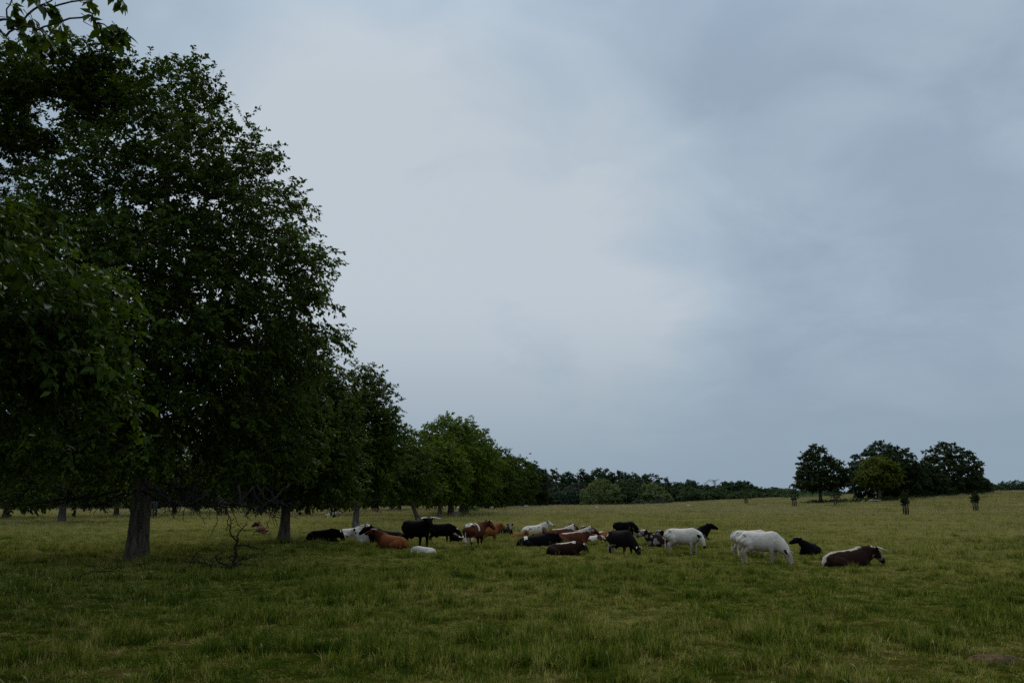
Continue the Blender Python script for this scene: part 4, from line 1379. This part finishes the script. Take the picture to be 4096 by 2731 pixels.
HG = 'cattle resting and grazing in the field'
herd = [
    # label, px, py, heading, pose, scale, coat, head yaw, pitch, horns
    ('cow', 'brown cow lying alone under the avenue, rump patched white', 1044, 2138, 112, 'lie', .95, coat_brown_rump, .7, 0, None, None),
    ('cow', 'black cow lying between the trunks with head low and pale horn tips', 1290, 2166, -12, 'lie_low', 1.05, coat_black, 0, -12, 'short', None),
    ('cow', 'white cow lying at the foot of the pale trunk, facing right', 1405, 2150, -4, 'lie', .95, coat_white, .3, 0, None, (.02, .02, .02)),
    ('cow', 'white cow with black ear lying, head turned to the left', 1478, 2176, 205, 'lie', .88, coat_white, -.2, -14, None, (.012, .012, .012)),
    ('cow', 'black cow with long horns lying behind the brown one', 1548, 2176, 196, 'lie', 1.08, coat_black, .25, -8, 'long', None),
    ('cow', 'red-brown cow lying with its glossy back towards the viewer, head raised left', 1566, 2194, 152, 'lie', .98, coat_orange, .25, 12, 'short', None),
    ('cow', 'tall black cow standing with pale horns and head towards the viewer', 1662, 2188, -38, 'stand', 1.02, coat_black, -.35, 6, 'long', None),
    ('cow', 'black cow standing low in the grass behind the white calf, facing right', 1762, 2174, -8, 'low', .82, coat_black, 0, 12, 'short', None),
    ('calf', 'black and white calf lying by the head of the black cow', 1832, 2166, 160, 'lie', .55, coat_blackwhite_calf, .3, 0, None, None),
    ('cow', 'brown and white cow standing with white tail, seen from behind', 1898, 2189, 62, 'stand', .92, coat_pied_red, -.7, -4, 'short', None),
    ('cow', 'tan cow standing beyond the brown and white one', 1955, 2170, 40, 'stand', .74, coat_tan, -.4, 0, None, None),
    ('cow', 'black cow with greyish face lying and facing the viewer', 2022, 2140, -55, 'lie', .82, coat_black_grey_face, -.45, -8, None, None),
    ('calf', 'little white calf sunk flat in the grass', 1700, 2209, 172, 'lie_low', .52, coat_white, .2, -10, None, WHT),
    ('cow', 'white cow with dark flank lying farther out, looking right', 2138, 2136, 2, 'lie', .95, coat_white_grey, .1, 0, 'short', (.05, .03, .03)),
    ('calf', 'orange calf lying with ears spread, left of the black cow', 2080, 2156, -12, 'lie', .58, coat_tan, -.9, -4, None, None),
    ('calf', 'brown calf peeping over the back of the lying black cow', 2152, 2158, -30, 'lie', .60, coat_brown, -.6, -4, None, None),
    ('cow', 'black cow lying with a white spot on its rump', 2146, 2184, 6, 'lie_mid', 1.06, coat_black_spots, .5, -4, None, None),
    ('cow', 'brown cow with white back lying behind the black one, head turned away', 2240, 2154, 6, 'lie', .95, coat_red_stripe, .6, 0, None, None),
    ('cow', 'brown cow with broad white back and grey face looking right', 2288, 2178, 0, 'lie', 1.0, coat_red_stripe, .0, -4, None, None),
    ('cow', 'red cow with two white bands lying, single pale horn to the left', 2396, 2162, 148, 'lie', .88, coat_pied_back, .3, 0, 'mid', None),
    ('calf', 'brown and white calf lying in front of the banded red cow', 2372, 2170, 12, 'lie_low', .58, coat_pied_calf, .2, 0, None, None),
    ('cow', 'dark brown cow with white back stripe lying low, nearest of the middle group', 2258, 2219, -12, 'lie_low', .80, coat_brown_backstripe, -.1, -6, 'short', None),
    ('cow', 'black cow grazing farthest out right of the middle group', 2500, 2152, -4, 'graze', .78, coat_black, 0, 0, None, None),
    ('cow', 'black cow with white rump patch and pale legs grazing towards the viewer', 2482, 2215, -56, 'graze', .88, coat_black_whiteback, .2, 0, 'short', None),
    ('cow', 'speckled dark cow with drooping pale horn lying, facing left', 2650, 2188, 178, 'lie', .90, coat_speckled, .1, -2, 'mid', None),
    ('cow', 'grey-faced cow half hidden behind the rump of the white cow', 2704, 2184, 184, 'lie', .85, coat_black_grey_face, .15, -4, 'short', None),
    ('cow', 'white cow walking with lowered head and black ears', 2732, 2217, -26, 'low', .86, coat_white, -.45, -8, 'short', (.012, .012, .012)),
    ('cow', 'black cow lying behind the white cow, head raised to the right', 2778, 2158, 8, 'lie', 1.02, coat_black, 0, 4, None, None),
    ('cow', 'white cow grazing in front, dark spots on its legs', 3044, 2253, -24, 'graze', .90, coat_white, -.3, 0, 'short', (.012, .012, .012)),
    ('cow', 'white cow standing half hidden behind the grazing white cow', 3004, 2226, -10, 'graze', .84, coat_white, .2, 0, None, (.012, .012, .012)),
    ('cow', 'black cow with curved dark horns lying beside the white ones', 3238, 2217, 232, 'lie', .78, coat_black, -.75, 6, 'mid', None),
    ('cow', 'dark brown cow with cream back stripe and forward horns lying apart at the right', 3392, 2262, 16, 'lie_mid', 1.08, coat_brown_stripe, -.1, -10, 'mid', None),
    ('cow', 'pale cow lying in the shade under the far row of trees', 1322, 2068, 4, 'lie', .95, coat_pale, .1, 0, None, None),
]
for i, (nm, lab, px, py, hd, pose, s, ct, yw, pt, hn, er) in enumerate(herd):
    make_cow(nm, lab, px, py, hd, pose, s, ct, yw, pt, hn, cat=nm, group=HG, seed=500 + i, ear=er, lift=(-.24 if pose == 'lie_mid' else (-.30 if 'flat in the grass' in lab else -.11)) * s if pose.startswith('lie') else (-.14 if 'towards the viewer' in lab and pose == 'graze' else -.02),
             horn_mat='horn_dark' if ('curved dark' in lab or 'lowered head' in lab) else 'horn')


# ------------------------------------------------------------------ sheep
def make_sheep(label, px, d, heading, s, pose, seed, wool=(.46, .43, .36)):
    rng = np.random.default_rng(seed)
    b = on_ground(px, d)
    ts = TubeSet()
    dz = 0 if pose != 'lie' else -.36
    ts.add([(-.48, 0, .58 + dz), (-.42, 0, .60 + dz), (-.2, 0, .62 + dz), (.1, 0, .62 + dz), (.34, 0, .62 + dz), (.44, 0, .62 + dz)], [.10, .24, .29, .29, .24, .1], 14)
    if pose == 'graze':
        ts.add([(.34, 0, .62), (.52, 0, .44), (.60, 0, .32)], [.15, .12, .09], 10)
        ts.add([(.58, 0, .34), (.66, 0, .20), (.72, 0, .08), (.73, 0, .05)], [.08, .085, .06, .03], 10)
    else:
        ts.add([(.34, 0, .66 + dz), (.48, 0, .80 + dz), (.54, 0, .88 + dz)], [.15, .12, .09], 10)
        ts.add([(.50, 0, .92 + dz), (.60, 0, .88 + dz), (.74, 0, .80 + dz), (.77, 0, .79 + dz)], [.08, .085, .06, .03], 10)
    if pose != 'lie':
        for x in (-.32, .30):
            for sg in (-1, 1):
                ts.add([(x, .13 * sg, .50), (x, .13 * sg, .3), (x - .01, .13 * sg, .14), (x + .02, .13 * sg, 0)], [.08, .05, .035, .04], 8)
    me = ts.mesh('raw'); tmp = bpy.data.objects.new('raw', me); COL.objects.link(tmp)
    md = tmp.modifiers.new('r', 'REMESH'); md.mode = 'VOXEL'; md.voxel_size = .03
    sm = tmp.modifiers.new('s', 'SMOOTH'); sm.iterations = 3
    body = bpy.data.meshes.new_from_object(tmp.evaluated_get(bpy.context.evaluated_depsgraph_get()))
    bpy.data.objects.remove(tmp); bpy.data.meshes.remove(me)
    n = len(body.vertices)
    at = body.color_attributes.new('coat', 'FLOAT_COLOR', 'POINT')
    at.data.foreach_set('color', np.tile(np.r_[wool, 1.0], (n, 1)).astype(np.float32).ravel())
    body.materials.clear(); body.materials.append(M['coat'])
    body.polygons.foreach_set('use_smooth', np.ones(len(body.polygons), bool))
    body.name = 'sheep'
    o = link('sheep', body, None, b); o.rotation_euler = (0, 0, R(heading)); o.scale = (s, s, s)
    tag(o, label, 'sheep', 'sheep scattered far out in the field')
    hx = .60 if pose == 'graze' else .52; hz = .34 if pose == 'graze' else .92 + dz
    for sg in (-1, 1):
        e = TubeSet().add([(hx, .06 * sg, hz), (hx, .12 * sg, hz), (hx - .01, .18 * sg, hz - .03)], [(.015, .03), (.015, .035), (.005, .01)], 6).mesh('ear', M['coat'])
        a = e.color_attributes.new('coat', 'FLOAT_COLOR', 'POINT'); a.data.foreach_set('color', np.tile(np.r_[wool, 1.0], (len(e.vertices), 1)).astype(np.float32).ravel())
        link('ear', e, o)


for i, (lab, px, d, hd, s, pose, wool) in enumerate([
        ('white sheep grazing between the thick avenue trunks', 1832, 200, 180, 1.15, 'graze', (.5, .46, .40)),
        ('cream sheep lying in the shade at the foot of the stout black trunk', 1824, 130, 0, 1.2, 'lie', (.26, .23, .17)),
        ('cream sheep grazing in front of the massive avenue trunk', 1968, 228, 185, 1.1, 'graze', (.40, .37, .29)),
        ('tiny white sheep lying before the brushwood at the end of the avenue', 2072, 300, 10, 1.1, 'lie', (.48, .45, .38)),
        ('cream sheep standing in the open just right of the avenue end', 2103, 262, 0, 1.1, 'stand', (.44, .41, .32)),
        ('white sheep facing the viewer in the open field before the large willow', 2386, 205, -95, 1.15, 'stand', (.55, .52, .46)),
        ('tiny white sheep lying before the green tree between the willows', 2496, 290, 20, 1.0, 'lie', (.52, .5, .44)),
        ('tiny white sheep with dark head far out right of the willows', 2753, 275, 160, 1.1, 'stand', (.52, .5, .44))]):
    make_sheep(lab, px, d, hd, s, pose, 700 + i, wool)


# ------------------------------------------------------------------ grass
def tuft_mesh(name, seed, nblade, radius, hmin, hmax, wid, stalks, stalk_w, lean=1.1):
    rng = np.random.default_rng(seed)
    a = rng.random(nblade) * 2 * math.pi
    r = radius * np.sqrt(rng.random(nblade))
    base = np.c_[np.cos(a) * r, np.sin(a) * r, np.full(nblade, -0.04)]
    h = rng.uniform(hmin, hmax, nblade) * (1 - 0.35 * (r / radius) ** 2)
    d = rng.normal(size=(nblade, 2)) * 0.6 + np.c_[np.cos(a), np.sin(a)] * 0.35
    ln = lean * h * rng.uniform(0.2, 1.0, nblade)
    d = d / (np.linalg.norm(d, axis=1)[:, None] + 1e-6)
    side = np.c_[-d[:, 1], d[:, 0], np.zeros(nblade)] + rng.normal(size=(nblade, 3)) * 0.3
    side = unit(side); side[:, 2] *= 0.3
    w = wid * rng.uniform(0.6, 1.3, nblade)
    up = np.array([0, 0, 1.0])
    d3 = np.c_[d, np.zeros(nblade)]
    p0 = base
    p1 = base + up * (h * 0.55)[:, None] + d3 * (ln * 0.28)[:, None]
    p2 = base + up * (h * np.sqrt(np.maximum(0.2, 1 - (ln / h) ** 2 * 0.5)))[:, None] + d3 * ln[:, None]
    hw = side * (w / 2)[:, None]
    v = np.stack([p0 - hw, p0 + hw, p1 + hw * .85, p1 - hw * .85, p2], 1).reshape(-1, 3)
    i = np.arange(nblade)[:, None] * 5
    q = (i + np.array([[0, 1, 2, 3]])); t = (i + np.array([[3, 2, 4]]))
    nv = len(v)
    vs_, qs, ts_ = [v], [q], [t]
    if stalks:
        a = rng.random(stalks) * 2 * math.pi; r = radius * np.sqrt(rng.random(stalks))
        b = np.c_[np.cos(a) * r, np.sin(a) * r, np.zeros(stalks)]
        hh = rng.uniform(hmax * 1.0, hmax * 1.6, stalks)
        dd = rng.normal(size=(stalks, 3)) * 0.55; dd[:, 2] = 0
        sd = unit(np.c_[rng.normal(size=(stalks, 2)), np.zeros(stalks)]) * stalk_w / 2
        p1 = b + up * (hh * .74)[:, None] + dd * (hh * .6)[:, None]
        p2 = b + up * (hh * .86)[:, None] + dd * (hh * .85)[:, None]
        p3 = b + up * hh[:, None] + dd * (hh * 1.3)[:, None]
        sv = np.stack([b - sd * .5, b + sd * .5, p1 + sd * .5, p1 - sd * .5, p2 + sd * 1.7, p2 - sd * 1.7, p3], 1).reshape(-1, 3)
        j = nv + np.arange(stalks)[:, None] * 7
        vs_.append(sv); qs += [j + np.array([[0, 1, 2, 3]]), j + np.array([[3, 2, 4, 5]])]; ts_ += [j + np.array([[5, 4, 6]])]
    Q = np.concatenate(qs); Tt = np.concatenate(ts_)
    me = mesh_np(name, np.concatenate(vs_), [Q, Tt], M['grass'])
    me.materials.append(M['stalk'])
    if stalks:
        mi = np.zeros(len(Q) + len(Tt), np.int32)
        mi[nblade:len(Q)] = 1; mi[len(Q) + nblade:] = 1
        me.polygons.foreach_set('material_index', mi)
    return me


def tuft_field():
    rng = np.random.default_rng(41)
    tiers = [
        # y range, density per m2, variants
        (6.5, 46, 40.0, [('n', 32, .12, .06, .15, .013, 0, 0), ('n', 30, .12, .06, .16, .013, 1, .012), ('n', 30, .12, .05, .12, .013, 0, 0), ('n', 38, .12, .08, .22, .013, 0, 0)]),
        (46, 135, 6.5, [('m', 84, .34, .08, .17, .018, 0, 0), ('m', 80, .34, .08, .18, .018, 2, .013), ('m', 76, .34, .06, .13, .018, 0, 0), ('m', 90, .32, .10, .23, .018, 1, .013)]),
        (135, 560, 0.2, [('f', 190, 2.2, .09, .20, .06, 12, .04), ('f', 190, 2.2, .10, .22, .06, 26, .04), ('f', 170, 2.2, .07, .16, .06, 8, .04), ('f', 200, 2.0, .12, .26, .06, 12, .04)]),
    ]
    P, S, RZ, IDX, objs = [], [], [], [], []
    for ti, (y0, y1, dens, var) in enumerate(tiers):
        for vi, (nm, nb, rad, h0, h1, w, st, sw) in enumerate(var):
            objs.append(bpy.data.objects.new('grass_tuft', tuft_mesh('grass_tuft', 800 + ti * 10 + vi, nb, rad, h0, h1, w, st, sw)))
        half = 0.78
        area = half * (y1 ** 2 - y0 ** 2) + 8 * (y1 - y0)
        n = int(area * dens)
        y = np.sqrt(y0 ** 2 + rng.random(n) * (y1 ** 2 - y0 ** 2))
        x = (rng.random(n) * 2 - 1) * (half * y + 4)
        rank = vnoise(np.c_[x, y], 0.9, 3)          # rank tussocks against grazed sward
        broad = vnoise(np.c_[x + 90, y + 40], 0.09, 2)
        hscale = 0.75 + 1.35 * np.clip((rank - 0.36) * 2.2, 0, 1) * (0.65 + 0.7 * broad)
        v = np.where(rank > 0.60, 3, np.where(rank < 0.40, 2, (rng.random(n) < (0.10, 0.3, 0.4)[ti] + 0.5 * (broad - 0.5)).astype(int)))
        keep = np.ones(n, bool)
        for fx, fy, a, s, ly in FOOT:
            dx, dy = x - fx, y - fy
            lx = (dx * math.cos(a) + dy * math.sin(a)) / s; ly_ = (-dx * math.sin(a) + dy * math.cos(a)) / s
            pad = (0.02, 0.2, 0.6)[ti]
            if ly:
                keep &= ~((lx > -.95 - pad) & (lx < 1.0 + pad) & (np.abs(ly_) < .46 + pad))
            else:
                hscale = np.where((lx > -.9) & (lx < 1.4) & (np.abs(ly_) < .5), hscale * 0.8, hscale)
        for fx, fy, r_ in BARE:
            keep &= np.hypot(x - fx, y - fy) > r_ * 0.45
        keep &= np.hypot(x - B1.x, y - B1.y) > 0.75
        x, y, hscale, v = x[keep], y[keep], hscale[keep], v[keep]
        P.append(np.c_[x, y, terrain(x, y)])
        wsc = rng.uniform(0.85, 1.2, len(x))
        S.append(np.c_[wsc, wsc, hscale * (1.15, 1.15, 1.1)[ti] * rng.uniform(0.6, 1.45, len(x))])
        RZ.append(rng.random(len(x)) * 2 * math.pi); IDX.append(ti * 4 + v)
    P = np.concatenate(P); S = np.concatenate(S); RZ = np.concatenate(RZ); IDX = np.concatenate(IDX).astype(np.int32)
    me = bpy.data.meshes.new('grass')
    me.vertices.add(len(P)); me.vertices.foreach_set('co', P.astype(np.float32).ravel())
    for nm, typ, arr, key in (('tscale', 'FLOAT_VECTOR', S, 'vector'), ('trot', 'FLOAT_VECTOR', np.c_[RZ * 0, RZ * 0, RZ], 'vector'), ('tidx', 'INT', IDX, 'value')):
        a = me.attributes.new(nm, typ, 'POINT')
        a.data.foreach_set(key, (arr.astype(np.float32) if typ != 'INT' else arr).ravel())
    o = link('grass', me)
    tag(o, 'rough summer grass with pale seed stalks covering the whole field', 'grass', kind='stuff')
    ng = bpy.data.node_groups.new('grass_field', 'GeometryNodeTree')
    ng.interface.new_socket('Geometry', in_out='INPUT', socket_type='NodeSocketGeometry')
    ng.interface.new_socket('Geometry', in_out='OUTPUT', socket_type='NodeSocketGeometry')
    n, l = ng.nodes, ng.links
    gi, go = n.new('NodeGroupInput'), n.new('NodeGroupOutput')
    gti = n.new('GeometryNodeGeometryToInstance')
    for ob in reversed(objs):
        oi = n.new('GeometryNodeObjectInfo'); oi.inputs['Object'].default_value = ob
        l.new(oi.outputs['Geometry'], gti.inputs[0])
    iop = n.new('GeometryNodeInstanceOnPoints')
    iop.inputs['Pick Instance'].default_value = True

    def attr(nm, dt):
        a = n.new('GeometryNodeInputNamedAttribute'); a.data_type = dt; a.inputs['Name'].default_value = nm
        return a.outputs['Attribute']
    l.new(gi.outputs[0], iop.inputs['Points'])
    l.new(gti.outputs[0], iop.inputs['Instance'])
    l.new(attr('tidx', 'INT'), iop.inputs['Instance Index'])
    l.new(attr('trot', 'FLOAT_VECTOR'), iop.inputs['Rotation'])
    l.new(attr('tscale', 'FLOAT_VECTOR'), iop.inputs['Scale'])
    l.new(iop.outputs[0], go.inputs[0])
    md = o.modifiers.new('tufts', 'NODES'); md.node_group = ng
    print('tufts', len(P))


tuft_field()
